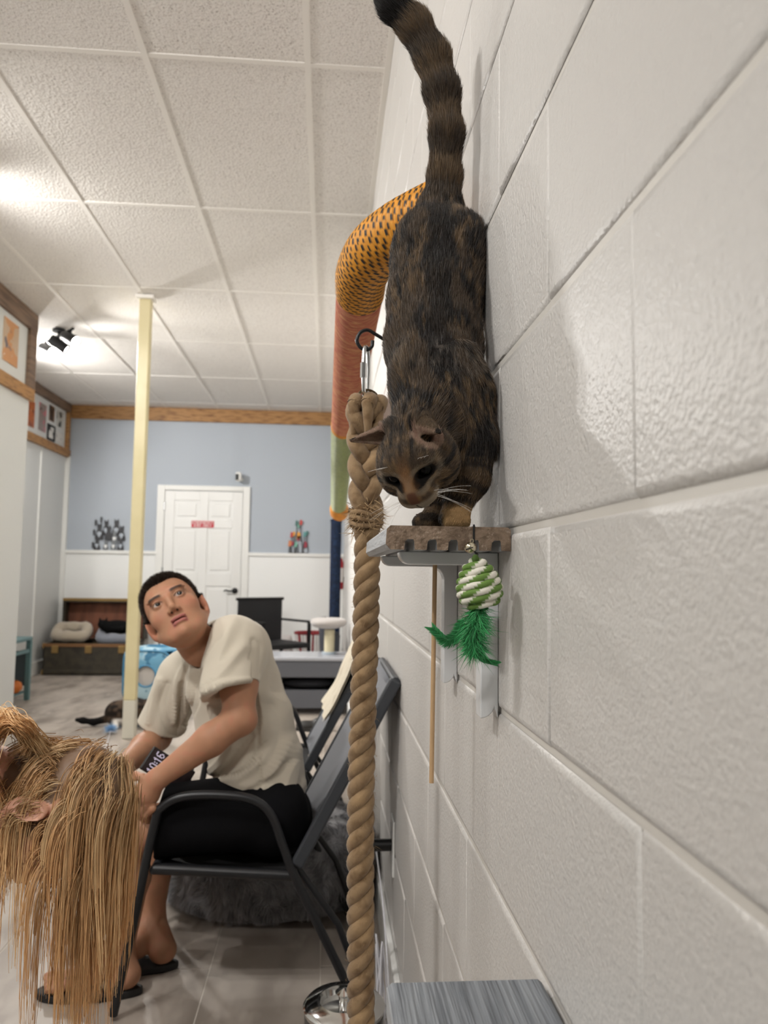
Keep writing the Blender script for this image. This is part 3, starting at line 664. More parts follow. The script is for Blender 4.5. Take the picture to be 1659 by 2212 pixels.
# lower shelf running towards the camera
M_compd = mat('composite_dark_grain', srgb(128, 133, 139), .5, vary=[(26, srgb(104, 109, 116), .42, .66, (6, .35, 1)), (8, srgb(150, 155, 160), .6, .8, (4, .3, 1))], bump=[(40, .003, 4, (7, .25, 1))])
lz = .7545; t = thing('lower_cat_shelf', 'grey wood-grain cat shelf at the bottom edge of the photo', 'shelf', (XW, .5, lz))
b_ = MB()
P = [(.062, lz-.026), (.062, lz-.003), (.065, lz), (XW-.008, lz), (XW-.004, lz-.003), (XW-.004, lz-.026)]
b_.prism(P, (0, .29, 0), (1, 0, 0), (0, 0, 1), (0, .408, 0)).build('board', M_compd, t, bevel=.001)
MB().box2(.0605, .0622, .29, .698, lz-.025, lz-.004).build('edge_strip', M_compg, t)
for y in (.36, .6): bracket(y, t, lz-.026)

# ================================================================ hanging feather toy
M_egg = mat('toy_coil', (1, 1, 1), .75, tint=True, bump=[(900, .0004, 2)]); M_eggc = mat('toy_core', srgb(70, 96, 40), .9)
M_feat = mat('green_feather', srgb(30, 150, 70), .7, tint=True, sheen=.3); M_bell = mat('bell_metal', srgb(216, 208, 184), .18, metal=1)
ec = atY(1034, 1262, .795); tilt = rotm('Y', -8); er, eh = .0205, .0255
t = thing('feather_toy', 'green and white wound egg toy with bell and green feathers hanging from the shelf', 'cat toy', (ec[0], ec[1], ec[2]))
def egg_r(z): return er*math.sqrt(max(0, 1-z*z))*(1-.26*z)
MB().lathe([(max(.0005, egg_r(z)*.93), z*eh*.97) for z in np.linspace(-1, 1, 17)], ec, 24, tilt).build('core', M_eggc, t, smooth=True)
turns = 7.5; n = 900; s = np.linspace(-.97, .97, n); ang = (s+1)/2*turns*2*np.pi
pts = np.array([[egg_r(z)*math.cos(a), egg_r(z)*math.sin(a), z*eh] for z, a in zip(s, ang)]) @ tilt.T + ec
k = 10; mbx = MB().tube(pts, .0036, k, caps=True); V = np.array(mbx.v)
ln = np.concatenate([[0], np.cumsum(np.linalg.norm(np.diff(pts, axis=0), axis=1))]); i, j = np.divmod(np.arange(len(V)), k)
ph = (ln[np.minimum(i, n-1)]/.03)*2*np.pi+j/k*2*np.pi
rad = 1+.22*np.abs(np.cos(ph)); V = pts[i]+(V-pts[i])*rad[:, None]
mbx.v = [tuple(p) for p in V]; o = mbx.build('wound_cord', M_egg, t, smooth=True)
g1, w1 = np.array(srgb(104, 138, 62)), np.array(srgb(232, 228, 216)); set_color(o.data, np.where((np.cos(ph) > .15)[:, None], w1, g1))
top = ec+tilt@np.array([0, 0, eh])
MB().lathe([(.003, -.002), (.0042, .002), (.002, .006)], top, 10).build('cord_knot', M_eggc, t, smooth=True)
es = atY(1027, 1178, .822); e2 = atY(1026, 1135, .823)
MB().tube(spline([top+[0, 0, .004], (es[0]+.001, .815, es[2]-.01), (es[0], .8245, szb-.001), (e2[0]-.001, .8238, szb+.013), (e2[0]-.001, .8238, szt+.0005), (e2[0], .829, szt+.001), (e2[0]+.003, .85, szt+.001), (e2[0]-.004, .9, szt+.001)], 5), .0011, 7).build('string', M_blackstr, t, smooth=True)
bp = atY(1016, 1183, .812)
be = MB().lathe([(.0005+.0062*math.sin(a), -.0062*math.cos(a)) for a in np.linspace(.05, 3.09, 13)], bp, 20, rotm('Y', 20)).build('bell', M_bell, t, smooth=True)
MB().box(bp+np.array([-.002, -.0056, -.0012]), (.008, .0022, .0011), rotm('Y', -20)).build('bell_slit', M_blackstr, be)
MB().tube(arc(bp+[.0015, 0, .0075], .0018, 0, 360, 13, (1, 0, 0), (0, 0, 1))[:-1], .0006, 6, closed=True).build('bell_loop', M_bell, be, smooth=True)
# feathers: fluff and two curved vanes
fb = ec+tilt@np.array([-.004, -.004, -eh*.98]); r = np.random.default_rng(5); n = 2600
core = spline([fb, fb+[-.004, -.001, -.012], fb+[-.006, 0, -.026], fb+[-.004, .001, -.04]], 20); u = r.random(n)**.8; root = core[(u*(len(core)-1)).astype(int)]+r.normal(size=(n, 3))*.0022
d = r.normal(size=(n, 3))*[1, .7, .55]+[0, 0, -.75]; d /= np.linalg.norm(d, axis=1)[:, None]
ga, gb = np.array(srgb(22, 120, 62)), np.array(srgb(70, 190, 110)); cc_ = ga+(gb-ga)*r.random((n, 1))
strands(root, d, .009+.013*r.random(n), .0011, r.normal(size=(n, 3))*.25+[0, 0, -.2], cc_, 'fluff', M_feat, t, seed=8)['kind'] = 'stuff'
def vane(path, wid, name, label=None):
    C = spline(path, 30); m = len(C); q = []; D = []; Ls = []; Cl = []
    T = np.gradient(C, axis=0); T /= np.linalg.norm(T, axis=1)[:, None]
    for i in range(3, m):
        f = i/m; side = np.cross(T[i], [0, 1, 0]); side /= np.linalg.norm(side)
        for sg in (-1, 1):
            for rep in range(3):
                q.append(C[i]+T[i]*r.uniform(-.0006, .0006)); dd = side*sg*.8+T[i]*(.55+.4*f)+r.normal(size=3)*.05; D.append(dd/np.linalg.norm(dd))
                Ls.append(wid*math.sin(min(1, f*1.25+.12)*2.6)**.6*(1 if sg > 0 else .62)*r.uniform(.82, 1.05)); Cl.append(ga*(.9)+(gb-ga)*(.25+.5*r.random()))
    q, D, Ls, Cl = map(np.array, (q, D, Ls, Cl))
    o = strands(q, D, Ls, .0016, np.zeros_like(q)+T[-1]*.25, Cl, name, M_feat, t, seed=9)
    b = MB().tube(C, np.linspace(.0007, .0002, m), 6).build('quill', M_feat, o, smooth=True); set_color(b.data, np.tile(gb, (len(b.data.vertices), 1)))
F_ = lambda x, y: atY(x, y, .80)
vane([F_(1000, 1335), F_(985, 1372), F_(965, 1382), F_(936, 1357)], .014, 'feather')
vane([F_(1012, 1350), F_(1020, 1392), F_(1040, 1423), F_(1072, 1434)], .009, 'feather')
# ================================================================ wooden wand hanging between the brackets
M_dowel = mat('wood_dowel', srgb(206, 174, 134), .6, vary=(30, srgb(190, 156, 116), .4, .7, (1, 1, .1)))
p0 = atY(940, 1180, 1.02); p1 = atY(932, 1691, 1.02); p0[2] = szb-.0005
t = thing('wooden_wand', 'thin bare wooden stick hanging below the cat shelf', 'stick', p1)
MB().tube([p0-[0, 0, .004], (p0*.5+p1*.5), p1], .0031, 12).build('dowel', M_dowel, t, smooth=True)
MB().lathe([(.0046, 0), (.0046, .006), (.002, .007)], p0-[0, 0, .0075], 12).build('end_clip', M_brk, t, smooth=True)

# ================================================================ hook, carabiner, ring, sisal rope
YR = 1.3
H_ = lambda x, y: atY(x, y, YR)
t = thing('wall_hook', 'black steel ceiling-style hook reaching out from the wall behind the cat', 'hook', H_(962, 745))
hw = H_(935, 748); hw[0] = XW-.001
MB().tube(spline([hw, H_(900, 752), H_(850, 744), H_(831, 734), H_(811, 722), H_(794, 713), H_(778, 719), H_(771, 736), H_(779, 751), H_(792, 756), H_(803, 749), H_(805, 736)], 6), .0032, 10).build('hook_wire', M_black, t, smooth=True)
MB().lathe([(.016, 0), (.016, .003), (.004, .006)], (hw[0], hw[1], hw[2]), 18, rotm('Y', -90)).build('base_plate', M_black, t, smooth=True)
M_zinc = mat('zinc', (.78, .79, .8), .2, metal=1); M_ring = mat('antique_ring', srgb(120, 104, 78), .3, metal=1)
ct = H_(790, 748); cb = H_(791, 856); zc, hl = (ct[2]+cb[2])/2, (ct[2]-cb[2])/2; dirn = np.array([.42, .9, 0]); dirn /= np.linalg.norm(dirn); wdt = .011
t = thing('carabiner', 'silver screw carabiner joining the hook and the rope ring', 'carabiner', cb)
P = []
for a in np.linspace(0, 2*np.pi, 36, endpoint=False):
    c_, s2 = math.cos(a), math.sin(a); P.append(np.array([(ct[0]+cb[0])/2, YR, zc])+dirn*wdt*np.sign(c_)*abs(c_)**.5+np.array([0, 0, (hl-.002)*np.sign(s2)*abs(s2)**.75]))
MB().tube(P, .0036, 10, closed=True).build('link', M_zinc, t, smooth=True)
lp = np.array([(ct[0]+cb[0])/2, YR, zc])-dirn*wdt
MB().tube([lp+[0, 0, -.014], lp+[0, 0, .012]], .0058, 6).build('screw_sleeve', M_zinc, t)
rc = H_(795, 863)
t = thing('rope_ring', 'dark brass ring through the top of the rope', 'ring', rc)
MB().tube(arc(rc, .0195, 0, 360, 33, (.95, .3, 0), (0, .35, .93))[:-1], .0026, 10, closed=True).build('ring_wire', M_ring, t, smooth=True)
M_sis = mat('sisal', srgb(148, 122, 90), .9, vary=[(55, srgb(118, 92, 62), .45, .7), (20, srgb(172, 142, 104), .55, .75)], bump=[(700, .0009, 2, (1, 1, .35))], sheen=.2)
M_fib = mat('sisal_fibre', srgb(178, 150, 112), .9)
def yarn(path, rad, name, parent, n=36, m=13, tw=260.0, depth=.075):
    b = MB().tube(path, rad, n); V = np.array(b.v); P = np.asarray(path); i, j = np.divmod(np.arange(len(V)), n)
    ln = np.concatenate([[0], np.cumsum(np.linalg.norm(np.diff(P, axis=0), axis=1))])
    f = 1+depth*np.abs(np.cos(.5*m*(j/n*2*np.pi)-tw*ln[i]))-depth*.6; V = P[i]+(V-P[i])*f[:, None]; b.v = [tuple(p) for p in V]
    return b.build(name, M_sis, parent, smooth=True)
r0 = H_(789, 870); r1 = H_(791, 1132); r2 = H_(776, 2200)
t = thing('sisal_rope', 'thick three-strand sisal rope with a braided eye hanging in front of the block wall', 'rope', (r2[0], YR, .06))
r2 = r1+(r2-r1)*((r1[2]-.06)/(r1[2]-r2[2]))
zz = np.linspace(0, 1, 260); pitch = .0865
for q in range(3):
    ph = (r1[2]-(r1+(r2-r1)*zz[:, None])[:, 2])/pitch*2*np.pi
    wob = np.stack([.0025*np.sin(zz*9+1), .002*np.sin(zz*7), 0*zz], 1)
    ctr = r1+(r2-r1)*zz[:, None]+wob; A = -ph+q*2*np.pi/3
    yarn(ctr+np.stack([.0108*np.cos(A), .0108*np.sin(A), 0*A], 1), .0124, 'strand', t)
zb = np.linspace(0, 1, 70); rt = r0+np.array([0, 0, -.006])
for q in range(3):
    a = 2*np.pi*(1.45*zb+q/3); f = 1-.18*zb
    yarn(rt+(r1-rt)*zb[:, None]+np.stack([.0205*f*np.sin(a), .0115*np.sin(2*a), 0*a], 1), .0142*(1-.12*zb), 'eye_strand', t, n=24)
for sx, sy in ((-.0195, 0), (.004, -.010), (.0225, .006)):
    c = rt+np.array([sx, sy, -.004]); lp_ = [c+[0, .008, -.06], c+[0, .013, -.03]]+[c+np.array([.004*math.sin(a), .013*math.cos(a), .013*math.sin(a)]) for a in np.linspace(0, 3.1416, 12)]+[c+[0, -.013, -.03], c+[0, -.004, -.06]]
    lp_ = spline(lp_, 4); rr_ = np.interp(np.linspace(0, 1, len(lp_)), [0, .18, .82, 1], [.004, .0135, .0135, .004]); yarn(lp_, rr_, 'eye_loop', t, n=30)
# whipping collar and loose fibres
for kx, z in enumerate((.004, -.004, -.013)): MB().tube([r1+np.array([.0265*math.cos(a), .024*math.sin(a), z+.004*math.sin(2*a+kx)+.012]) for a in np.linspace(0, 6.283, 25)[:-1]], .0042, 8, closed=True).build('whipping', M_sis, t, smooth=True)
r = np.random.default_rng(11); n = 2000; u = r.random(n); z = np.where(r.random(n) < .5, 0.0, u); ctr = r1+(r2-r1)*z[:, None]; ctr[z == 0] = r1+np.stack([np.zeros(n), np.zeros(n), .012+.011*r.normal(size=n)], 1)[z == 0]; a = r.random(n)*2*np.pi
ctr[z > 0] += np.stack([np.zeros(n), np.zeros(n), np.zeros(n)], 1)[z > 0]
rd = np.stack([np.cos(a), np.sin(a), 0*a], 1); d = rd*.7+r.normal(size=(n, 3))*.6; d /= np.linalg.norm(d, axis=1)[:, None]
strands(ctr+rd*.0215, d, np.where(z == 0, .014, .006)*(.5+r.random(n)), np.where(z == 0, .0015, .0005), r.normal(size=(n, 3))*.4+[0, 0, -.2], np.tile(srgb(178, 150, 112), (n, 1)), 'loose_fibres', M_fib, t, seed=12)['kind'] = 'stuff'

# ================================================================ wrapped climbing tube on the wall with its far post
M_cord = mat('orange_cord', (1, 1, 1), .55, tint=True); M_salm = mat('salmon_yarn', srgb(196, 116, 88), .9, vary=[(28, srgb(214, 160, 110), .5, .6, (1, 9, 1)), (34, srgb(168, 84, 66), .52, .62, (1, 7, 1))], bump=[(60, .003, 2, (.4, 6, .4))])
M_grn = mat('green_carpet', srgb(126, 142, 60), .95, sheen=.4, vary=[(60, srgb(150, 164, 84), .5, .65), (40, srgb(98, 114, 46), .55, .7)], bump=[(120, .006, 3)]); M_navy = mat('navy_carpet', srgb(14, 27, 50), .95, vary=(50, srgb(26, 48, 80), .45, .7), bump=[(150, .004, 3)])
M_org = mat('orange_carpet', srgb(214, 140, 40), .9, vary=(40, srgb(190, 112, 30), .45, .7), bump=[(150, .004, 3)])
tx, tz, tr_ = .0635, 1.742, .0535
t = thing('climbing_tube', 'climbing tube wrapped in orange cord, salmon yarn and green carpet along the block wall', 'cat furniture', (tx, 1.5, tz))
pth = spline([(XW-.002, 1.255, tz+.004), (.165, 1.3, tz+.004), (.12, 1.36, tz+.002), (.082, 1.44, tz), (tx, 1.55, tz), (tx, 1.66, tz)], 20); ln = np.concatenate([[0], np.cumsum(np.linalg.norm(np.diff(pth, axis=0), axis=1))]); S = np.linspace(0, ln[-1], 230); pth = np.stack([np.interp(S, ln, pth[:, q]) for q in range(3)], 1)
n = 84; b_ = MB().tube(pth, tr_, n, caps=True); V = np.array(b_.v); i, j = np.divmod(np.arange(len(V)), n); pitch = .0085
ph = S[i]/pitch+j/n; V = pth[i]+(V-pth[i])*(1+.085*(np.abs(np.sin(np.pi*ph))**.7-.6))[:, None]; b_.v = [tuple(p) for p in V]
o = b_.build('orange_cord_elbow', M_cord, t, smooth=True)
turn = np.floor(ph); along = j/n*2*np.pi*tr_/.027+turn*.37; fr = (along % 1); blk = ((fr < .42) & (np.abs(((ph) % 1)-.5) < .34))
ylw = np.array(srgb(216, 148, 44)); set_color(o.data, np.where(blk[:, None], np.array(srgb(28, 24, 20)), ylw*(.85+.3*vnoise(V, 90, 6))[:, None]))
def wrapped(y0, y1, m, name, rr, dens):
    k = int((y1-y0)/dens); ys_ = np.linspace(y0, y1, max(k, 8)); return MB().tube([(tx, y, tz) for y in ys_], [rr*(1+.012*(q % 2)) for q in range(len(ys_))], 48).build(name, m, t, smooth=True)
wrapped(1.6, 3.24, M_salm, 'salmon_yarn_section', tr_*.985, .004)
MB().tube([(tx, y, tz) for y in (3.2, 3.22, 3.25, 3.27)], [tr_*.98, tr_*1.03, tr_*1.03, tr_*.98], 40).build('orange_rim', M_org, t, smooth=True)
gy = np.linspace(3.26, 5.3, 60); gpath = np.array([(tx+.016*(y-3.26)/2.04, y, tz-.185*((y-3.26)/2.04)**1.3) for y in gy])
MB().tube(gpath, [tr_*(1+.012*(q % 2)) for q in range(60)], 40).build('green_carpet_section', M_grn, t, smooth=True)
e_ = gpath[-1]; MB().tube(np.array([e_+[0, -.1, .008], e_+[.004, 0, -.004], e_+[.008, .12, -.016]]), [tr_*1.0, tr_*1.22, tr_*1.22], 32).build('orange_end_cap', M_org, t, smooth=True)
MB().tube([e_+[.02, .06, -.01], np.array([XW, e_[1]+.06, e_[2]-.01])], .02, 12).build('wall_flange', M_black, t, smooth=True)
px_n = .092; t = thing('navy_post', 'tall navy carpeted scratching post standing near the far wall', 'scratching post', (px_n, 7.5, 0))
MB().tube([(px_n, 7.5, z) for z in np.linspace(.02, 1.62, 12)], .0535, 28).build('carpeted_post', M_navy, t, smooth=True)
MB().lathe([(.001, 0), (.085, 0), (.085, .015), (.08, .02), (.001, .02)], (px_n, 7.5, 0), 28).build('post_base', M_navy, t, smooth=True)
MB().lathe([(.0535, 1.6), (.058, 1.61), (.058, 1.63), (.001, 1.64)], (px_n, 7.5, 0), 28).build('post_cap', M_navy, t, smooth=True)

# ================================================================ outlet plate with black plug, pet fountain, cord
pp = atX(850, 1825, XW); t = thing('wall_outlet', 'white outlet plate low on the block wall with a black plug', 'outlet', pp)
MB().box2(XW-.006, XW, pp[1]-.04, pp[1]+.04, pp[2]-.075, pp[2]+.075).build('cover_plate', M_trimw, t, bevel=.003)
MB().tube([(XW-.006, pp[1], pp[2]), (XW-.055, pp[1], pp[2])], .0165, 16).build('plug', M_black, t, smooth=True)
M_tank = mat('smoky_plastic', srgb(120, 116, 112), .12, trans=.7, ior=1.45, alpha=1); M_chrome = mat('polished_steel', (.7, .7, .69), .12, metal=1)
fc = (.058, 1.72, 0); t = thing('pet_fountain', 'round smoky pet water fountain with polished steel bowl by the rope foot', 'pet fountain', fc)
MB().lathe([(.072, .004), (.082, .01), (.086, .17), (.083, .176), (.080, .17), (.076, .012)], fc, 40).build('tank', M_tank, t, smooth=True)
MB().lathe([(.086, .172), (.089, .182), (.082, .19), (.055, .196), (.05, .18), (.002, .176)], fc, 40).build('steel_bowl', M_chrome, t, smooth=True)
MB().lathe([(.012, .176), (.012, .2), (.02, .21), (.002, .218)], fc, 20).build('spout', M_chrome, t, smooth=True)
MB().lathe([(.03, .01), (.03, .1), (.001, .102)], (fc[0]-.02, fc[1]+.01, 0), 20).build('pump', M_black, t, smooth=True)
M_wcord = mat('white_cable', srgb(226, 226, 232), .5)
q0 = atY(803, 2040, 1.95); t = thing('white_cable', 'loose white power cable bundled beside the rope foot', 'cable', (.15, 1.9, 0))
cpts = [(fc[0]+.075, 1.76, .16), (fc[0]+.1, 1.8, .13), (.165, 1.86, .03), (.17, 1.92, .006)]
for q in range(4): cpts += [(.155+.012*math.sin(q*2), 1.95+.01*q, .02), (.150+.008*math.cos(q*3), 1.96, .2+.02*math.sin(q*2)), (.165+.01*math.cos(q), 1.97+.008*q, .03)]
cpts += [(.18, 2.0, .02), (XW-.03, 2.12, .2), (XW-.05, pp[1], pp[2]-.005)]
MB().tube(spline(cpts, 7), .0024, 7).build('cable', M_wcord, t, smooth=True)
# fire extinguisher by the far post
M_ext = mat('extinguisher_red', srgb(176, 24, 40), .3, coat=.4)
xe, ye = XW-.06, 8.62; t = thing('fire_extinguisher', 'red fire extinguisher with white label mounted behind the navy post', 'extinguisher', (xe, ye, .92))
MB().lathe([(.05, 0), (.055, .01), (.055, .3), (.04, .345), (.018, .36), (.018, .38)], (xe, ye, .92), 28).build('cylinder', M_ext, t, smooth=True)
MB().lathe([(.0556, .08), (.0556, .24)], (xe, ye, .92), 28, caps=False).build('label_wrap', M_wink, t, smooth=True)
MB().box2(xe-.02, xe+.02, ye-.07, ye+.02, 1.3, 1.325).build('valve_lever', M_black, t, bevel=.004)
MB().tube(spline([(xe-.02, ye, 1.3), (xe-.075, ye, 1.25), (xe-.07, ye-.02, 1.08)], 6), .008, 8).build('hose', M_black, t, smooth=True)
MB().box2(xe+.045, XW, ye-.02, ye+.02, 1.0, 1.06).build('wall_bracket', M_black, t)
# small screw eye on the block wall
p = atX(806, 1201, XW); t = thing('screw_eye', 'tiny steel screw eye in the block wall beside the rope', 'hook', p)
MB().tube(arc(p-[.012, 0, 0], .008, 0, 360, 13, (1, 0, 0), (0, 0, 1))[:-1], .0018, 6, closed=True).build('eye', M_steel, t, smooth=True)
MB().tube([p-[.005, 0, 0], p], .0018, 6).build('shank', M_steel, t, smooth=True)
# ================================================================ the tabby cat coming head first down onto the shelf
K = lambda x, y, Y: atY(x, y, Y)
hs_ = np.array([-.85, .486, -.198]); hs_ /= np.linalg.norm(hs_); hf = np.array([-.122, -.55, -.826]); hf -= hs_*(hf@hs_); hf /= np.linalg.norm(hf); hu = -np.cross(hf, hs_)
HM = np.stack([hs_, hf, hu], 1); em = K(884, 1018, .825); HC = em-HM@np.array([0, .032, .0105])
def hl(s, f, u): return HC+HM@np.array([s, f, u])
bsd = Sdf((.02, .80, 1.15), (.222, 1.40, 1.99), .0023)
body = [K(953, 462, 1.035), K(953, 545, 1.015), K(943, 650, .985), K(941, 745, .965), K(950, 840, .94), K(945, 915, .905)]
for p in body: p[0] -= .003
bsd.chain(body, [.034, .050, .0585, .0595, .056, .045], k=.02)
for p, rr in ((K(905, 560, 1.01), (.034, .045, .06)), (K(1002, 560, 1.0), (.034, .045, .06))): bsd.ell(p, rr, k=.03)                      # thighs
for p, rr in ((K(893, 800, .912), (.026, .026, .036)), (K(985, 800, .905), (.03, .026, .038))): bsd.ell(p, rr, k=.02)                   # shoulder blades
bsd.cone(K(940, 900, .90), HC-hf*.012, .042, .036, k=.03)                                                                               # neck
bsd.chain([K(1002, 850, .905), K(1013, 955, .90), K(1009, 1030, .892), K(989, 1088, .882)], [.035, .031, .024, .0155], k=.018)            # near foreleg
pw = K(981, 1120, .872); pw[2] = szt+.0125
bsd.cone(K(989, 1088, .882), pw, .0155, .0155, k=.01).ell(pw, (.0175, .02, .0125), k=.008)
for i in range(4): bsd.ell(pw+np.array([-.012+.008*i, -.017+.0025*abs(i-1.5), -.004]), (.0052, .009, .0075), k=.004)
bsd.chain([K(940, 900, .96), K(955, 1010, .965), K(950, 1075, .955), K(940, 1110, .945)], [.03, .021, .0165, .0145], k=.015)             # far foreleg
pf = K(928, 1128, .932); pf[2] = szt+.0125; bsd.ell(pf, (.021, .022, .0125), k=.01)
for i in range(4): bsd.ell(pf+np.array([-.018+.006*i, -.012-.002*i, -.004]), (.0055, .009, .0075), k=.004)
for sx in (0, 1):                                                                                                                        # hind legs trailing behind the body
    a, b, c, d = K(915+70*sx, 560, 1.05), K(918+58*sx, 640, 1.12), K(915+30*sx, 590, 1.2), K(905+28*sx, 585, 1.25)
    bsd.chain([a, b, c, d], [.036, .024, .014, .013], k=.015).ell(d+np.array([0, .012, 0]), (.014, .02, .013), k=.01)
tl = [K(955, 450, 1.035), K(960, 385, 1.03), K(965, 290, 1.02), K(955, 200, 1.015), K(935, 125, 1.01), K(897, 58, 1.005), K(850, 12, 1.0), K(825, -12, .998)]
tlr = [.027, .0215, .0215, .0225, .0225, .021, .0185, .012]; bsd.chain(tl, tlr, k=.012)
bsd.plane((XW-.0035, 0, 0), (1, 0, 0))
BV, BQ = bsd.mesh(2)
hd = Sdf(HC-.085, HC+.085, .0012)
hd.ell(HC, (.0435, .043, .037), HM, k=0)
for sg in (-1, 1):
    hd.ell(hl(sg*.025, .010, -.012), (.022, .026, .023), HM, k=.014); hd.ell(hl(sg*.0095, .046, -.0145), (.0125, .0125, .0105), HM, k=.006)
    hd.ell(hl(sg*.018, .026, .0205), (.012, .012, .008), HM, k=.01)
hd.cone(hl(0, .022, .018), hl(0, .051, -.002), .0155, .0095, k=.012); hd.ell(hl(0, .040, -.013), (.019, .018, .015), HM, k=.012); hd.ell(hl(0, .043, -.026), (.010, .011, .0075), HM, k=.006)
EARS = []
for base, tip, inn, hol in ((K(836, 938, .862), K(756, 953, .872), np.array([-.1, -.65, -.75]), .0115), (K(915, 922, .822), K(952, 936, .79), np.array([.35, -.75, -.55]), .0072)):
    ax = tip-base; ax /= np.linalg.norm(ax); inn = inn-ax*(inn@ax); inn /= np.linalg.norm(inn); EARS.append((base, tip, ax, inn))
    L = np.linalg.norm(tip-base); side = np.cross(ax, inn); MR = np.stack([side, inn, ax], 1)
    hd.cone(base-ax*.008, tip-ax*.002, .0165, .0022, k=.006)
    hd.cone(base+ax*.008+inn*.0105, tip-ax*.003+inn*.0022, hol, .0012, k=.002, op='s')
for sg in (-1, 1): hd.ell(hl(sg*.0178, .0385, .0085), (.0098, .0085, .0062), HM, k=.003, op='s')
hd.cone(hl(0, .058, -.012), hl(0, .056, -.021), .0012, .001, k=.002, op='s')
HV, HQ = hd.mesh(2)
def head_local(P): return (P-HC) @ HM
DK, MD, TN, OR, PL, GY = [np.array(srgb(*c)) for c in ((28, 23, 20), (74, 61, 48), (116, 94, 68), (150, 108, 70), (172, 156, 134), (104, 96, 88))]
def mix(a, b, t): t = np.clip(t, 0, 1)[:, None]; return a*(1-t)+b*t
def ss(x, a, b): t = np.clip((x-a)/(b-a), 0, 1); return t*t*(3-2*t)
def tail_param(P):
    best = np.full(len(P), 9.); par = np.zeros(len(P))
    for i in range(len(tl)-1):
        a, b = tl[i], tl[i+1]; ab = b-a; t = np.clip(((P-a)@ab)/(ab@ab), 0, 1); d = np.linalg.norm(P-a-t[:, None]*ab, axis=1); m = d < best; best[m] = d[m]; par[m] = (i+t)[m]
    return best, par
def body_tint(P):
    n1, n2, n3 = vnoise(P*[1, 1, .45], 90, 1), vnoise(P*[1, 1, .6], 210, 2), vnoise(P, 38, 3)
    c = mix(np.tile(MD, (len(P), 1)), DK, ss(n1+.35*n3, .58, .82)); c = mix(c, TN, ss(n2*.6+n3*.5, .62, .8)*.75)
    px = project(P); sp = 948+ (px[:, 1]-500)*-.005; dist = np.abs(px[:, 0]-sp); on = (px[:, 1] > 440) & (px[:, 1] < 800)
    c = mix(c, DK, np.where(on, ss(18+14*n1-dist, -12, 10)*.85, 0))
    c = mix(c, GY, np.where((px[:, 1] > 745) & (px[:, 1] < 800), ss(n2, .45, .7)*.55, 0))  # grey-brown sheen across the shoulders, put into the fur colour
    d, par = tail_param(P); it = (px[:, 1] < 430)
    ring = ss(np.sin(par*4.6+.6+2.2*(n3-.5)), -.1, .5); tc = mix(mix(np.tile(MD*.85, (len(P), 1)), TN, n2*.8), DK, ring*.6); tc = mix(tc, DK*.5, ss(par, 5.15, 5.45)); c = np.where(it[:, None], tc, c)
    leg = (P[:, 2] < 1.285) & (P[:, 1] < .99) & (px[:, 1] > 985) & (px[:, 0] > 905)
    band = ss(np.sin(P[:, 2]*260+P[:, 0]*60+2*n3), .05, .6); lc = mix(mix(np.tile(MD, (len(P), 1)), TN, n2), DK, band*.85); lc = mix(lc, np.array(srgb(178, 144, 100)), ss(1.2-P[:, 2], .0, .012)*ss(px[:, 0], 952, 962)); c = np.where(leg[:, None], lc, c)
    return c
def head_tint(P):
    q = head_local(P); s, f, u = q[:, 0], q[:, 1], q[:, 2]; n1, n2 = vnoise(P, 200, 5), vnoise(P, 90, 6)
    c = mix(np.tile(MD, (len(P), 1)), TN, ss(n1, .35, .75)*.8)
    st = ss(np.cos(s*2*np.pi/.0125), .2, .8)*ss(u, .006, .02)*ss(-f, -.043, -.02); c = mix(c, DK, st*.9*ss(n2, .1, .4))
    c = mix(c, DK, ss(-f, .012, .03)*.8*ss(n2, .2, .5))
    for sg in (-1, 1):
        lx = s*sg; ln_ = np.abs((u-.006)+.35*(lx-.03)); c = mix(c, DK, ss(-ln_, -.0042, -.0015)*ss(lx, .026, .03)*ss(f, -.012, .0)); ln2 = np.abs((u+.012)+.3*(lx-.03)); c = mix(c, DK, ss(-ln2, -.0035, -.001)*ss(lx, .024, .03)*ss(f, -.012, .0)*.9)
        e = np.sqrt(((lx-.0178)/.0135)**2+((u-.0085)/.0088)**2); c = mix(c, PL*.8, ss(-np.abs(e-1.25), -.4, -.1)*ss(f, .02, .03)*.4); c = mix(c, DK*.5, ss(-e, -1.0, -.88)*ss(f, .02, .028))
    c = mix(c, OR*.95, ss(-np.abs(s)+.004*(n1-.5), -.0115, -.003)*ss(f, .026, .046)*ss(u, -.014, -.005)*.6); c = mix(c, PL, ss(f, .038, .044)*ss(-u, .009, .014)*.75)
    c = mix(c, np.array(srgb(104, 68, 54)), ss(-np.abs(s), -.0062, -.0045)*ss(f, .0575, .0595)*ss(u, -.0135, -.0105)*.8)
    c = mix(c, DK, ss(-np.abs(s), -.0012, -.0006)*ss(f, .052, .054)*ss(-u, .013, .014))
    for base, tip, ax, inn in EARS:
        w_ = P-base; t = w_@ax; rr = np.linalg.norm(w_-t[:, None]*ax, axis=1); ins = (t > .0) & (rr < .022); fr = w_@inn
        c = np.where((ins & (fr > -.002))[:, None], mix(np.tile(np.array(srgb(128, 98, 84)), (len(P), 1)), PL, n1*.5), c); c = np.where((ins & (fr <= -.002))[:, None], mix(np.tile(MD*.9, (len(P), 1)), TN, n1*.5), c)
        L = np.linalg.norm(tip-base); c = np.where((ins & (t > L*.82) & (fr <= .001))[:, None], DK, c)
    return c
V, Q = join([(BV, BQ), (HV, HQ)]); N = vnormals(V, Q)
nb = len(BV); CB = body_tint(BV); CH = head_tint(HV); CV = np.concatenate([CB, CH])
M_skin_fur = mat('cat_undercoat', (1, 1, 1), .85, tint=True, spec=.2); M_fur = mat('cat_fur', (1, 1, 1), .55, tint=True, spec=.35, sheen=.15)
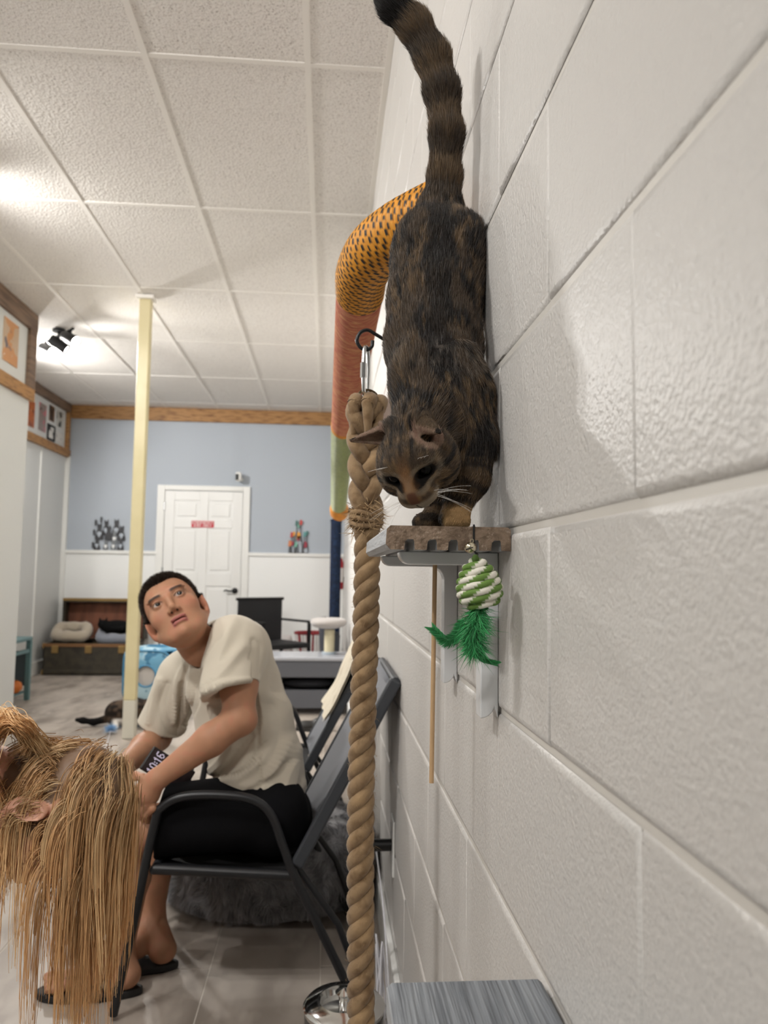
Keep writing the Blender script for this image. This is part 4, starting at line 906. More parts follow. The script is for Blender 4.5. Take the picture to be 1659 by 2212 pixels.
me = fast_mesh('tabby_cat', V, Q); set_color(me, CV*.75)
cat = obj_from(me, 'tabby_cat', M_skin_fur); tag(cat, 'dark tabby cat reaching head first down to the wall shelf, tail raised', 'cat')
# groom direction from the skeleton
segs = []
for a, b in zip(body[::-1][:-1], body[::-1][1:]): segs.append((a, b))
segs.append((HC, body[-1]))
for a, b in zip(tl[:-1], tl[1:]): segs.append((a, b))
for ch in ([K(1002, 850, .905), K(1013, 955, .90), K(1009, 1030, .892), pw], [K(955, 1010, .965), K(950, 1075, .955), pf]):
    for a, b in zip(ch[:-1], ch[1:]): segs.append((a, b))
def groom(P):
    best = np.full(len(P), 9.); D = np.zeros_like(P)
    for a, b in segs:
        ab = b-a; L = np.linalg.norm(ab); t = np.clip(((P-a)@ab)/(L*L), 0, 1); d = np.linalg.norm(P-a-t[:, None]*ab, axis=1); m = d < best; best[m] = d[m]; D[m] = ab/L
    return D
def fur(V, Q, n, tintf, name, Lf, wdt, seed, head=False):
    N = vnormals(V, Q); cmr = CAM-V; vis = ((N*cmr).sum(1)/np.linalg.norm(cmr, axis=1)); w_ = np.where(vis > -.35, 1., .12)
    t, b = sample_mesh(V, Q, n, w_, seed); P = (V[t]*b[:, :, None]).sum(1); Nn = (N[t]*b[:, :, None]).sum(1); Nn /= np.linalg.norm(Nn, axis=1)[:, None]
    if head:
        q = head_local(P); keep = np.ones(len(P), bool)
        for sg in (-1, 1): keep &= ~((((q[:, 0]-sg*.0178)/.0112)**2+((q[:, 2]-.0085)/.0078)**2 < 1) & (q[:, 1] > .018))
        keep &= ~((np.abs(q[:, 0]) < .005) & (q[:, 1] > .056) & (q[:, 2] > -.0135))
        P, Nn = P[keep], Nn[keep]; D = -hf+.9*((P-HC)-hf*((P-HC)@hf)[:, None])/.04
    else: D = groom(P)
    r = np.random.default_rng(seed); T = D-Nn*(D*Nn).sum(1)[:, None]; T /= np.linalg.norm(T, axis=1)[:, None]+1e-9
    L = Lf(P)*(.7+.6*r.random(len(P))); d = T*.88+Nn*.42+r.normal(size=P.shape)*.13; d /= np.linalg.norm(d, axis=1)[:, None]
    C = tintf(P)*(.75+.5*r.random((len(P), 1))); tip = C*1.25
    P2 = P-Nn*.0006
    o = strands(P2, d, L, wdt, T*.25-Nn*.22, C, name, M_fur, cat, tipc=tip, seed=seed); o['kind'] = 'stuff'
    return o
def Lb(P):
    px = project(P); return np.where(px[:, 1] < 430, .0125, np.where((px[:, 1] > 1090), .0035, np.where((px[:, 1] > 985) & (px[:, 0] > 905), .0065, .0105)))
def Lh(P):
    q = head_local(P); L = np.interp(q[:, 1], [-.04, .0, .03, .05, .06], [.009, .0075, .0045, .0026, .0018])
    for base, tip, ax, inn in EARS:
        t = (P-base)@ax; L = np.where((t > .004) & (np.linalg.norm(P-base-t[:, None]*ax, axis=1) < .022), .0028, L)
    return L
fur(BV, BQ, 95000, body_tint, 'body_fur', Lb, .00062, 21); fur(HV, HQ, 42000, head_tint, 'head_fur', Lh, .00042, 22, head=True)
# eyes, whiskers
M_iris = mat('cat_iris', srgb(30, 28, 18), .3, spec=.12); M_pup = mat('cat_pupil', (.002, .002, .002), .2, spec=.12); M_whisk = mat('whisker', srgb(232, 228, 222), .4)
for sg in (-1, 1):
    c = hl(sg*.0172, .0292, .0085); e = MB().lathe([(.0092*math.sin(a)+1e-5, -.0092*math.cos(a)) for a in np.linspace(0, np.pi, 15)], c, 20).build('eye', M_iris, cat, smooth=True)
    d_ = hl(sg*.0195, .06, .004)-c; d_ /= np.linalg.norm(d_); e1 = np.cross(d_, hu); e1 /= np.linalg.norm(e1); R = np.stack([e1, np.cross(d_, e1), d_], 1)
    MB().lathe([(.0072, .0062), (.0062, .0078), (.004, .0092), (.0002, .0098)], c, 20, R, caps=False).build('pupil', M_pup, e, smooth=True)
r = np.random.default_rng(31)
for sg in (-1, 1):
    for i in range(9):
        a = hl(sg*(.011+.005*r.random()), .049, -.011-.009*r.random()); d_ = HM@np.array([sg*(.9), .35*r.normal()-.1, -.25+.35*r.normal()]); d_ /= np.linalg.norm(d_); L = .035+.02*r.random()
        P = [a+d_*L*t+np.array([0, 0, -.012*t*t]) for t in np.linspace(0, 1, 7)]; MB().tube(P, np.linspace(.00021, .00008, 7), 5).build('whisker', M_whisk, cat, smooth=True)
    for i in range(3):
        a = hl(sg*(.014+.004*i), .03, .021); d_ = HM@np.array([sg*.5, .5, .8]); d_ /= np.linalg.norm(d_); MB().tube([a+d_*.03*t-hu*.006*t*t for t in np.linspace(0, 1, 5)], np.linspace(.00022, .0001, 5), 5).build('brow_whisker', M_whisk, cat, smooth=True)
# ================================================================ folding chairs by the wall
M_cfab = mat('chair_sling_grey', srgb(118, 120, 126), .75, bump=[(500, .0006, 2)]); M_cfrm = mat('chair_frame_dark', srgb(52, 55, 60), .5); M_ctub = mat('chair_tube_black', srgb(26, 27, 30), .4); M_cblk = mat('chair_sling_black', (.006, .006, .007), .8, bump=[(600, .0006, 2)])
CY0, CY1 = 2.03, 2.53
N_ = lambda x, y, Y=CY0: atY(x, y, Y)
def folding_chair(label):
    base = atZ(480, 2180, 0); t = thing('folding_chair', label, 'chair', (-.16, (CY0+CY1)/2, 0), 'grey sling folding chairs by the block wall')
    bt, bb = N_(856, 1470), N_(640, 1872); ff = atZ(238, 2216, 0); rf = atZ(768, 2142, 0)
    sf, sb = N_(330, 1880), N_(640, 1895)
    for dy in (0, CY1-CY0):
        o_ = np.array([0, dy, 0]); f0 = np.array([ff[0], CY0-.01, .012]); r0 = np.array([rf[0], CY0+.0, .012])
        P = spline([f0, f0*.45+N_(330, 1800)*.55, N_(334, 1778), N_(352, 1742), N_(395, 1721), N_(470, 1717), N_(545, 1727), N_(585, 1760), N_(612, 1830), N_(640, 1900), N_(640, 1900)*.4+r0*.6, r0], 8)
        MB().tube(P+o_, .0115, 12).build('arm_and_legs', M_ctub, t, smooth=True)
        MB().tube(np.array([sf, sb])+o_+[0, .012, 0], .014, 12).build('seat_rail', M_ctub, t, smooth=True)
        d = (bt-bb); d /= np.linalg.norm(d); R = np.stack([np.cross([0, 1, 0], d), [0, 1, 0], d], 1)
        MB().box((bt+bb)/2+o_+[0, .006 if dy == 0 else -.006, 0], (.034, .02, np.linalg.norm(bt-bb)), R).build('back_frame', M_cfrm, t, bevel=.006)
        cr = N_(640, 1900)+o_; c2 = np.array([-.36, CY0+dy+.02, .012]); MB().tube([bb+o_+[0, .03 if dy == 0 else -.03, -.01], np.array([.05, CY0+dy+(.03 if dy == 0 else -.03), .2]), np.array([.125, CY0+dy+(.03 if dy == 0 else -.03), .012])], .009, 10).build('brace_leg', M_ctub, t, smooth=True)
    w0, w1 = CY0+.02, CY1-.02; n = 14; V = []; F = []
    nrm = np.cross([0, 1, 0], (bt-bb)/np.linalg.norm(bt-bb)); nrm = -nrm if nrm[0] > 0 else nrm
    for i in range(n+1):
        f = i/n
        for j in range(9):
            g = j/8; sag = .02*math.sin(math.pi*g); top = -.035*math.sin(math.pi*g) if i == n else 0
            p = bb+(bt-bb)*f; V.append((p[0]-nrm[0]*(sag-.012), w0+(w1-w0)*g, p[2]-nrm[2]*(sag-.012)+top*f))
    m = len(V); V += [(a-nrm[0]*.006, b, c-nrm[2]*.006) for a, b, c in V]
    for i in range(n):
        for j in range(8): a = i*9+j; F += [(a, a+1, a+10, a+9), (m+a, m+a+9, m+a+10, m+a+1)]
    MB().add(V, F).build('back_sling', M_cfab, t, smooth=True)
    V = []; F = []
    for i in range(11):
        f = i/10
        for j in range(9):
            g = j/8; p = sf+(sb-sf)*f; V.append((p[0], w0+(w1-w0)*g, p[2]+.002-.05*math.sin(math.pi*g)*math.sin(math.pi*min(1, f*.8+.15))))
    m = len(V); V += [(a, b, c-.008) for a, b, c in V]
    for i in range(10):
        for j in range(8): a = i*9+j; F += [(a, a+1, a+10, a+9), (m+a, m+a+9, m+a+10, m+a+1)]
    MB().add(V, F).build('seat_sling', M_cblk, t, smooth=True)
    for (p, q) in ((bt, .0), (sf, .0)): MB().tube([(p[0], CY0+.01, p[2]-.004), (p[0], CY1-.01, p[2]-.004)], .011, 10).build('cross_bar', M_cfrm, t, smooth=True)
    return t
chairA = folding_chair('folding chair with grey sling back that the boy sits on')
def copy_tree(root, dloc, label):
    r_ = root.copy(); COL.objects.link(r_); r_.location = Vector(root.location)+Vector(dloc); r_['label'] = label
    for ch in list(root.children):
        c = ch.copy(); COL.objects.link(c); mpi = ch.matrix_parent_inverse.copy(); c.parent = r_; c.matrix_parent_inverse = mpi
    return r_
CB = .95
chairB = copy_tree(chairA, (0, CB, 0), 'empty folding chair behind the boy with cream fleece over its back')
# cream fleece over the second chair
M_cream = mat('cream_fleece', srgb(226, 214, 188), .95, sheen=.5, bump=[(90, .006, 4)], vary=(14, srgb(196, 180, 148), .55, .72))
bt, bb = N_(856, 1470)+[0, CB, 0], N_(640, 1872)+[0, CB, 0]
n = 18; V = []; F = []; prof = [bb+(bt-bb)*f+np.array([-.028, 0, .012])*(1+.2*math.sin(9*f)) for f in np.linspace(.36, .98, n)]+[bt+[-.012, 0, .028], bt+[.004, 0, .026], bt+[.010, 0, -.03]]+[np.array([.196, bt[1], bt[2]-.05-.04*q]) for q in range(5)]
for i, p in enumerate(prof):
    for j in range(12):
        g = j/11; wv = .004*math.sin(3*g*6.28+i*.3)+.003*math.sin(i*.7+g*5); V.append((min(p[0]+wv*(1 if i < n else .2), .2), CY0+CB-.02+(CY1-CY0+.03)*g+.006*math.sin(i*.5), p[2]+wv*.6))
m = len(V); V += [(a-.006, b, c+.004) for a, b, c in V]
for i in range(len(prof)-1):
    for j in range(11): a = i*12+j; F += [(a, a+1, a+13, a+12), (m+a, m+a+12, m+a+13, m+a+1)]
o = MB().add(V, F).build('fleece_blanket', M_cream, None, smooth=True); tag(o, 'cream fleece blanket draped over the empty chair back', 'blanket')

# ================================================================ fluffy grey round bed under the chair
M_plush = mat('grey_plush', (1, 1, 1), .9, tint=True, sheen=.3); bc = np.array([-.17, 2.77, 0]); sd = Sdf((-.62, 2.4, 0), (.22, 3.36, .34), .009)
for a in np.linspace(0, 2*np.pi, 26, endpoint=False): sd.ell(bc+np.array([.245*math.cos(a), .19*math.sin(a), .125]), (.13, .13, .135), k=.03)
sd.ell(bc+[0, 0, .06], (.27, .22, .06), k=.02); sd.plane((0, 0, .003), (0, 0, -1)); sd.plane((XW-.02, 0, 0), (1, 0, 0))
V, Q = sd.mesh(1); me = fast_mesh('plush_bed', V, Q); gp = lambda P: np.array(srgb(146, 146, 150))*(.55+.9*vnoise(P, 45, 8))[:, None]; set_color(me, gp(V)*.8)
bed = obj_from(me, 'plush_bed', M_plush); tag(bed, 'fluffy dark grey round pet bed on the floor under the chairs', 'pet bed')
N = vnormals(V, Q); tt, b = sample_mesh(V, Q, 42000, np.where(((CAM-V)*N).sum(1) > -.2, 1., .15), 41); P = (V[tt]*b[:, :, None]).sum(1); Nn = (N[tt]*b[:, :, None]).sum(1); r = np.random.default_rng(42)
cl = np.stack([vnoise(P, 22, 50+q)-.5 for q in range(3)], 1); D = Nn*.6+cl*2.2+[0, 0, -.35]+r.normal(size=P.shape)*.15; D /= np.linalg.norm(D, axis=1)[:, None]; P = P[P[:, 2] > .012] if False else P
strands(P, D, .022*(.7+.6*r.random(len(P)))*np.clip(P[:, 2]/.05, .25, 1), .0018, cl*.8+[0, 0, -.25], gp(P)*(.8+.4*r.random((len(P), 1))), 'plush_fur', M_plush, bed, tipc=gp(P)*1.5, seed=43)['kind'] = 'stuff'

# ================================================================ the seated boy
M_skin = mat('boy_skin', (1, 1, 1), .5, tint=True, sss=.1, spec=.22, bump=[(900, .00015, 2)]); M_shirt = mat('shirt_cotton', srgb(206, 197, 180), .9, sheen=.15, bump=[(1500, .0003, 2)]); M_short = mat('black_shorts', (.004, .004, .005), .9, spec=.15)
M_hair = mat('boy_hair', (1, 1, 1), .5, tint=True, spec=.3)
Bp = lambda x, y, Y: atY(x, y, Y)
hcY = 2.13; eye_mid = Bp(363.5, 1295, hcY-.075); cdir = CAM-eye_mid; cdir /= np.linalg.norm(cdir)
ex = np.array([.875, 0, .485]); ex -= cdir*(ex@cdir); ex /= np.linalg.norm(ex); eu = np.cross(ex, cdir)*-1; eu = eu if eu[2] > 0 else -eu
pt_ = math.radians(27); bf = math.cos(pt_)*cdir+math.sin(pt_)*eu; bu = math.cos(pt_)*eu-math.sin(pt_)*cdir; BM = np.stack([ex, bf, bu], 1); BC = eye_mid-BM@np.array([0, .084, 0]); SK = 1.0
def bl(s, f, u): return BC+BM@np.array([s, f, u])
def face_sdf(sd, C, M):
    L = lambda s, f, u: C+M@np.array([s, f, u])
    sd.ell(L(0, -.012, .032), (.0735, .095, .076), M, k=0); sd.ell(L(0, .028, -.032), (.062, .062, .084), M, k=.03); sd.ell(L(0, .034, -.074), (.054, .05, .042), M, k=.025); sd.ell(L(0, .079, -.1), (.02, .017, .016), M, k=.02)
    for g in (-1, 1):
        sd.ell(L(g*.043, .056, -.027), (.022, .022, .022), M, k=.02); sd.ell(L(g*.03, .082, .018), (.026, .011, .008), M, k=.012); sd.cone(L(g*.066, .0, -.05), L(g*.03, .065, -.097), .012, .014, k=.02)
    for g in (-1, 1): sd.ell(L(g*.031, .1, -.001), (.018, .013, .0115), M, k=.012, op='s')
    sd.cone(L(0, .088, .004), L(0, .105, -.034), .0075, .0095, k=.012)
    for g in (-1, 1): sd.ell(L(g*.0112, .0965, -.041), (.0078, .009, .0068), M, k=.008); sd.ell(L(g*.0075, .1085, -.0475), (.0042, .0055, .003), M, k=.003, op='s')
    for g in (-1, 1):
        sd.ell(L(g*.031, .0765, 0), (.0142, .0142, .0142), M, k=.003); sd.ell(L(g*.031, .0935, -.0008), (.0134, .012, .0052), M, k=.002, op='s')
    sd.ell(L(0, .0935, -.0645), (.0215, .0085, .0055), M, k=.005); sd.ell(L(0, .0915, -.0765), (.019, .0085, .0062), M, k=.005); sd.ell(L(0, .1015, -.0705), (.0165, .011, .0014), M, k=.002, op='s')
    for g in (-1, 1):
        Re = M@rotm('Z', -g*28)@rotm('X', -8); c = L(g*.0775, -.012, -.014); sd.ell(c, (.007, .0185, .031), Re, k=.008); sd.ell(c+M@np.array([g*.0055, .004, .004]), (.005, .0105, .019), Re, k=.004, op='s'); sd.ell(c+M@np.array([-g*.001, .004, -.026]), (.0055, .009, .01), M, k=.006)
hd2 = Sdf(BC-.165, BC+.165, .0021); face_sdf(hd2, BC, BM)
neck = Bp(452, 1402, 2.2); hd2.chain([bl(0, -.02, -.045), bl(0, -.015, -.1)*.5+neck*.5, neck], [.05, .05, .06], k=.025)
HV2, HQ2 = hd2.mesh(1)
SKN = np.array(srgb(178, 132, 104)); SKR = np.array(srgb(182, 120, 98)); LIP = np.array(srgb(176, 112, 104)); HAIR = np.array(srgb(56, 45, 38)); BRW = np.array(srgb(40, 28, 22))
def b_local(P): return (P-BC)@BM
def hair_mask(q, wob=0):
    s, f, u = q[:, 0], q[:, 1]+wob, q[:, 2]; lim = np.interp(f, [-.12, -.03, -.012, .010, .022, .040, .056, .074, .1], [-.075, -.062, .004, .006, .016, .038, .058, .066, .070]); lim = lim-.008*np.cos(s*60)
    return ss(u-lim, -.002, .003)
def skin_tint(P):
    n = vnoise(P, 60, 9); c = np.tile(SKN, (len(P), 1))*(.93+.14*n)[:, None]; return mix(c, SKR, ss(n, .55, .8)*.35)
def head_col(P):
    q = b_local(P); s, f, u = q[:, 0], q[:, 1], q[:, 2]; c = skin_tint(P)
    for g in (-1, 1):
        c = mix(c, SKR, ss(.03-np.hypot(s-g*.045, u+.035), 0, .03)*.45); ls = s*g-.03; br = np.abs(u-(.0168+.003*np.cos(ls*60)-.06*np.maximum(ls, 0))); c = mix(c, BRW, ss(-br, -.0062, -.0026)*ss(-np.abs(ls-.001), -.022, -.013)*ss(f, .05, .06)*.92)
        e = np.sqrt(((s*g-.031)/.0155)**2+((u+.0005)/.0085)**2); c = mix(c, BRW*.6, ss(-np.abs(e-.86), -.22, -.08)*ss(f, .06, .07)*ss(u, -.003, .002)); c = mix(c, SKN*.62, ss(-e, -1.35, -1.0)*ss(f, .05, .06)*.35)
        c = mix(c, BRW*.5, ss(.0042-np.hypot(s-g*.0075, (u+.0475)*1.2), 0, .002)*ss(f, .09, .1)); c = mix(c, SKR*.9, ss(s*g, .070, .076)*.6)
    lw = np.abs(s)/.0235; c = mix(c, LIP, ss(1-lw, 0, .25)*ss(-np.abs(u+.0705-.002*np.cos(s*130)), -.0125, -.0095)*ss(f, .07, .08)); c = mix(c, np.array(srgb(110, 56, 52)), ss(1-lw, .05, .3)*ss(-np.abs(u+.0705), -.0026, -.0014)*ss(f, .07, .08))
    return mix(c, HAIR, hair_mask(q)*ss(.071-np.abs(s)+ss(u, -.0, .03)*.1, 0, .003))
# arms and hands
ar = Sdf((-.75, 1.93, .35), (-.08, 2.56, 1.0), .0028)
sh, el, wr_ = Bp(507, 1405, 2.10), Bp(517, 1553, 2.04), Bp(338, 1684, 2.03)
ar.chain([sh, (sh+el)/2+[.004, 0, 0], el], [.052, .049, .040], k=.02); ar.chain([el, el*.65+wr_*.35, wr_], [.041, .041, .0255], k=.015)
ar.ell(el+[.012, .01, -.006], (.03, .03, .03), k=.02)
hk = Bp(318, 1712, 2.035); ar.cone(wr_, hk, .0265, .03, k=.012); ar.ell(hk, (.032, .021, .036), k=.012)
def finger(pts, rs): ar.chain(pts, rs, k=.004)
finger([Bp(327, 1694, 2.02), Bp(308, 1680, 2.03), Bp(293, 1672, 2.05)], [.0135, .0108, .0085])                                              # thumb along the phone
for i, (x, y) in enumerate(((300, 1712), (304, 1728), (311, 1741), (322, 1750))):
    f_ = [1, 1.05, 1, .8][i]; a = Bp(x+8, y-4, 2.025); finger([a, Bp(x-6, y+12*f_, 2.045), Bp(x-2, y+26*f_, 2.085), Bp(x+14, y+24*f_, 2.11)], [.0105, .0098, .009, .0078])
s2, e2, w2 = Bp(392, 1462, 2.44), Bp(340, 1592, 2.46), Bp(268, 1655, 2.2)
ar.chain([s2, e2], [.052, .042], k=.02); ar.chain([e2, e2*.6+w2*.4, w2], [.042, .042, .027], k=.015)
h2 = Bp(262, 1690, 2.13); ar.cone(w2, h2, .0265, .03, k=.012); ar.ell(h2, (.03, .03, .032), k=.01)
for i in range(4): a = h2+np.array([.012, -.012+.012*i, -.012]); finger([a, a+[.03, -.004, -.024], a+[.052, .0, -.02], a+[.066, .006, -.005]], [.0105, .0098, .009, .0078])
finger([h2+[.005, -.02, .012], h2+[.028, -.028, .02], h2+[.05, -.03, .02]], [.0125, .0105, .0085])
AV, AQ = ar.mesh(1)
# legs and feet
lg = Sdf((-.85, 1.96, 0), (-.02, 2.56, .62), .0042)
kn1, an1, kn2, an2 = Bp(262, 1795, 2.13), Bp(258, 2065, 2.16), Bp(312, 1795, 2.38), Bp(326, 2032, 2.34)
an1[2] = .09; an2[2] = .11
for kn, an, hipY in ((kn1, an1, 2.17), (kn2, an2, 2.37)):
    hip = Bp(578, 1762, hipY); lg.cone(hip, kn, .08, .056, k=.02); lg.chain([kn, kn*.62+an*.38+[.022, .01, 0], an], [.054, .052, .035], k=.02)
def foot(an, toe, heel, s=1):
    d = (toe-heel); d[2] = 0; d /= np.linalg.norm(d); sd_ = np.array([d[1], -d[0], 0]); hz = heel.copy(); hz[2] = .045
    lg.cone(an, hz+[0, 0, .006], .034, .031, k=.02); lg.ell(hz+d*.012, (.033, .033, .028), k=.015); ball = toe-d*.062; ball[2] = .04
    lg.chain([an+d*.02-[0, 0, .01], hz*.45+ball*.55+[0, 0, .018], ball], [.031, .027, .02], k=.02); lg.ell(ball, (.038, .038, .017), k=.02)
    for i in range(5):
        o_ = sd_*(-.032+.016*i)*s; L = [.058, .054, .049, .043, .036][i]; rr = [.0125, .0095, .009, .0085, .0085][i]; a = ball+o_*.95; a[2] = .036; b = a+d*L+o_*.1; b[2] = .033; lg.cone(a, b, rr*1.05, rr, k=.004)
toe1, heel1 = atZ(90, 2128, .03), atZ(278, 2122, .03); toe2, heel2 = atZ(232, 2086, .03)+[0, .03, 0], atZ(352, 2080, .03)+[0, .03, 0]
foot(an1, toe1.copy(), heel1.copy(), -1); foot(an2, toe2+np.array([-.06, 0, 0]), heel2.copy(), -1); lg.plane((0, 0, .0205), (0, 0, -1))
LV, LQ = lg.mesh(1)
V, Q = join([(HV2, HQ2), (AV, AQ), (LV, LQ)])
C = np.concatenate([head_col(HV2), skin_tint(AV), skin_tint(LV)*.95]); me = fast_mesh('person', V, Q); set_color(me, C)
boy = obj_from(me, 'person', M_skin); tag(boy, 'person in beige t-shirt and black shorts seated on the folding chair, looking up', 'person')
# eyes
M_eyew = mat('eye_white', srgb(178, 168, 162), .2); M_eyed = mat('eye_dark', (.01, .008, .007), .15)
gaze = BM@np.array([.2, .95, .1]); gaze /= np.linalg.norm(gaze)
for g in (-1, 1):
    c = bl(g*.031, .0765, 0); e = MB().lathe([(.0126*math.sin(a)+1e-5, -.0126*math.cos(a)) for a in np.linspace(0, np.pi, 15)], c, 20).build('eye', M_eyew, boy, smooth=True)
    e1 = np.cross(gaze, [0, 0, 1]); e1 /= np.linalg.norm(e1); R = np.stack([e1, np.cross(gaze, e1), gaze], 1); MB().lathe([(.0074, .0098), (.0056, .0118), (.0002, .0133)], c, 18, R, caps=False).build('iris', M_eyed, e, smooth=True)
# short dark hair
N = vnormals(HV2, HQ2); q = b_local(HV2); hm = hair_mask(q)*ss(.0715-np.abs(q[:, 0])+ss(q[:, 2], .0, .03)*.1, 0, .003)*(q[:, 2] > -.08); tt, b = sample_mesh(HV2, HQ2, 30000, hm, 61); P = (HV2[tt]*b[:, :, None]).sum(1); Nn = (N[tt]*b[:, :, None]).sum(1); r = np.random.default_rng(62); qq = b_local(P)
Lh_ = np.interp(qq[:, 2], [-.06, .02, .06, .1], [.005, .008, .012, .018])*(.7+.5*r.random(len(P))); D = Nn+.55*(BM@np.array([.1, .55, .3]))*ss(qq[:, 2], .03, .07)[:, None]+r.normal(size=P.shape)*.32; D /= np.linalg.norm(D, axis=1)[:, None]
strands(P, D, Lh_, .0013, D*0+[0, 0, -.15], HAIR*(.6+.8*r.random((len(P), 1))), 'short_hair', M_hair, boy, seed=63)['kind'] = 'stuff'
# shirt
st = Sdf((-.62, 1.9, .36), (.02, 2.62, 1.08), .0036)
ax_ = Bp(470, 1400, 2.27)-Bp(572, 1725, 2.27); ax_ /= np.linalg.norm(ax_); RT = np.stack([np.cross([0, 1, 0], ax_), [0, 1, 0], ax_], 1)
for (x, y, rx, ry, rz) in ((578, 1700, .108, .165, .085), (556, 1640, .128, .165, .11), (528, 1560, .138, .172, .12), (508, 1480, .132, .178, .11), (492, 1415, .098, .165, .085), (478, 1385, .07, .12, .06)): st.ell(Bp(x, y, 2.27), (rx, ry, rz), RT, k=.05)
st.ell(Bp(528, 1395, 2.22), (.07, .13, .07), k=.05)
slv = Bp(506, 1400, 2.12); se = Bp(497, 1492, 2.045); st.chain([Bp(500, 1385, 2.16), slv, se+(se-slv)*.22], [.066, .073, .077], k=.045)
sl2 = Bp(398, 1462, 2.42); se2 = Bp(345, 1572, 2.45); st.chain([Bp(440, 1420, 2.35), sl2, se2+(se2-sl2)*.22], [.066, .07, .072], k=.045)
def cut(p, n, c, r):      # trim a sleeve beyond its hem
    n = n/np.linalg.norm(n); X, Y, Z = np.meshgrid(*st.ax, indexing='ij', sparse=True); d = (X-p[0])*n[0]+(Y-p[1])*n[1]+(Z-p[2])*n[2]; rr = np.sqrt((X-c[0])**2+(Y-c[1])**2+(Z-c[2])**2)
    near_ = rr < r; st.D = np.where(near_, np.maximum(st.D, d), st.D).astype(np.float32)
ns = el-sh; cut(se, ns+np.array([.03, 0, .02]), se+ns/np.linalg.norm(ns)*.07, .125); ns2 = e2-s2; cut(se2, ns2, se2+ns2/np.linalg.norm(ns2)*.07, .115)
st.chain([se-ns/np.linalg.norm(ns)*.03, se+ns/np.linalg.norm(ns)*.05], [.046, .068], k=.004, op='s'); st.chain([se2-ns2/np.linalg.norm(ns2)*.03, se2+ns2/np.linalg.norm(ns2)*.05], [.05, .062], k=.004, op='s')
nd = bl(0, -.015, -.09)-neck; st.chain([neck-nd*.15, neck+nd*.9], [.058, .064], k=.008, op='s'); hx = Bp(560, 1728, 2.27)
st.plane(Bp(545, 1722, 2.27), np.array([.42, 0, -.9])*-1*-1 if False else np.array([-.26, 0, -.97]))
SV, SQ = st.mesh(2); SN = vnormals(SV, SQ)
folds = [([(505, 1345), (480, 1400), (462, 1455)], 9, .004), ([(470, 1400), (455, 1440), (440, 1490)], 7, .005), ([(525, 1395), (490, 1440), (462, 1475)], 8, .004), ([(440, 1510), (480, 1478), (540, 1470)], 5, .003), ([(545, 1420), (556, 1400), (549, 1385)], 6, -.004), ([(552, 1470), (557, 1420), (553, 1395)], 5, -.006), ([(550, 1480), (556, 1560), (560, 1640), (563, 1720)], 3, -.003),
 ([(430, 1685), (470, 1655), (500, 1610)], 8, .006), ([(440, 1692), (500, 1680), (560, 1640)], 9, .006), ([(500, 1700), (570, 1690), (625, 1600)], 9, .005), ([(560, 1730), (620, 1700), (640, 1620)], 9, .006), ([(600, 1745), (640, 1730), (655, 1690)], 7, .005), ([(470, 1670), (500, 1650), (540, 1590)], 6, -.005), ([(450, 1680), (520, 1668), (575, 1610)], 5, -.005), ([(540, 1705), (590, 1680), (632, 1640)], 6, -.005),
 ([(405, 1430), (385, 1480), (380, 1560)], 6, .005), ([(420, 1440), (405, 1500), (400, 1580)], 6, .005), ([(432, 1450), (420, 1520), (398, 1565)], 5, -.005), ([(345, 1470), (330, 1520), (322, 1560)], 6, .004), ([(360, 1480), (350, 1530), (372, 1585)], 6, -.004), ([(392, 1475), (388, 1540), (380, 1590)], 4, -.004), ([(600, 1450), (590, 1540), (600, 1640)], 12, -.003), ([(575, 1500), (615, 1520), (630, 1560)], 10, .003)]
px = project(SV); fac = ss(((CAM-SV)*SN).sum(1)/2.3, -.05, .2); disp = np.zeros(len(SV))
for line, wd_, am in folds:
    L = spline([(a, b, 0) for a, b in line], 10)[:, :2]; d2 = np.full(len(SV), 1e9); tpar = np.zeros(len(SV))
    for k_ in range(len(L)): dd = ((px-L[k_])**2).sum(1); m = dd < d2; d2[m] = dd[m]; tpar[m] = k_/(len(L)-1)
    disp += am*np.exp(-d2/(2*wd_**2))*np.sin(np.pi*np.clip(tpar*.8+.1, 0, 1))**.5*3.2
disp = np.clip(disp, -.0055, .011)*ss(SV[:, 2]*0+1, 0, 1)
disp += .004*(vnoise(SV*[1, 1, 1], 16, 15)-.5)
SV = SV+SN*(disp*fac)[:, None]
o = obj_from(fast_mesh('t_shirt', SV, SQ), 't_shirt', M_shirt, boy); tag(o, 'plain beige cotton t-shirt')
MB().tube([neck+nd*.12+(.0615)*(math.cos(a)*np.cross(nd, [0, 1, 0])/np.linalg.norm(np.cross(nd, [0, 1, 0]))+math.sin(a)*np.cross(nd, np.cross(nd, [0, 1, 0]))/np.linalg.norm(np.cross(nd, np.cross(nd, [0, 1, 0])))) for a in np.linspace(0, 6.283, 37)[:-1]], .0075, 8, closed=True, squash=(1.2, .7)).build('collar_rib', M_shirt, boy, smooth=True)
# shorts
so = Sdf((-.62, 1.93, .27), (.03, 2.6, .68), .0055)
so.ell(Bp(596, 1765, 2.27), (.105, .185, .10), k=.03)
for kn, hipY in ((kn1, 2.17), (kn2, 2.37)): hip = Bp(585, 1785, hipY); hip[2] += .045; e_ = hip+(kn-hip)*.82; e_[2] += .012; so.cone(hip, e_, .1, .094, k=.03)
so.plane(Bp(341, 1790, 2.1), (-1, 0, .08)); so.plane((0, 0, .335), (0, 0, -1)) if False else None
V, Q = so.mesh(1); obj_from(fast_mesh('shorts', V, Q), 'shorts', M_short, boy)
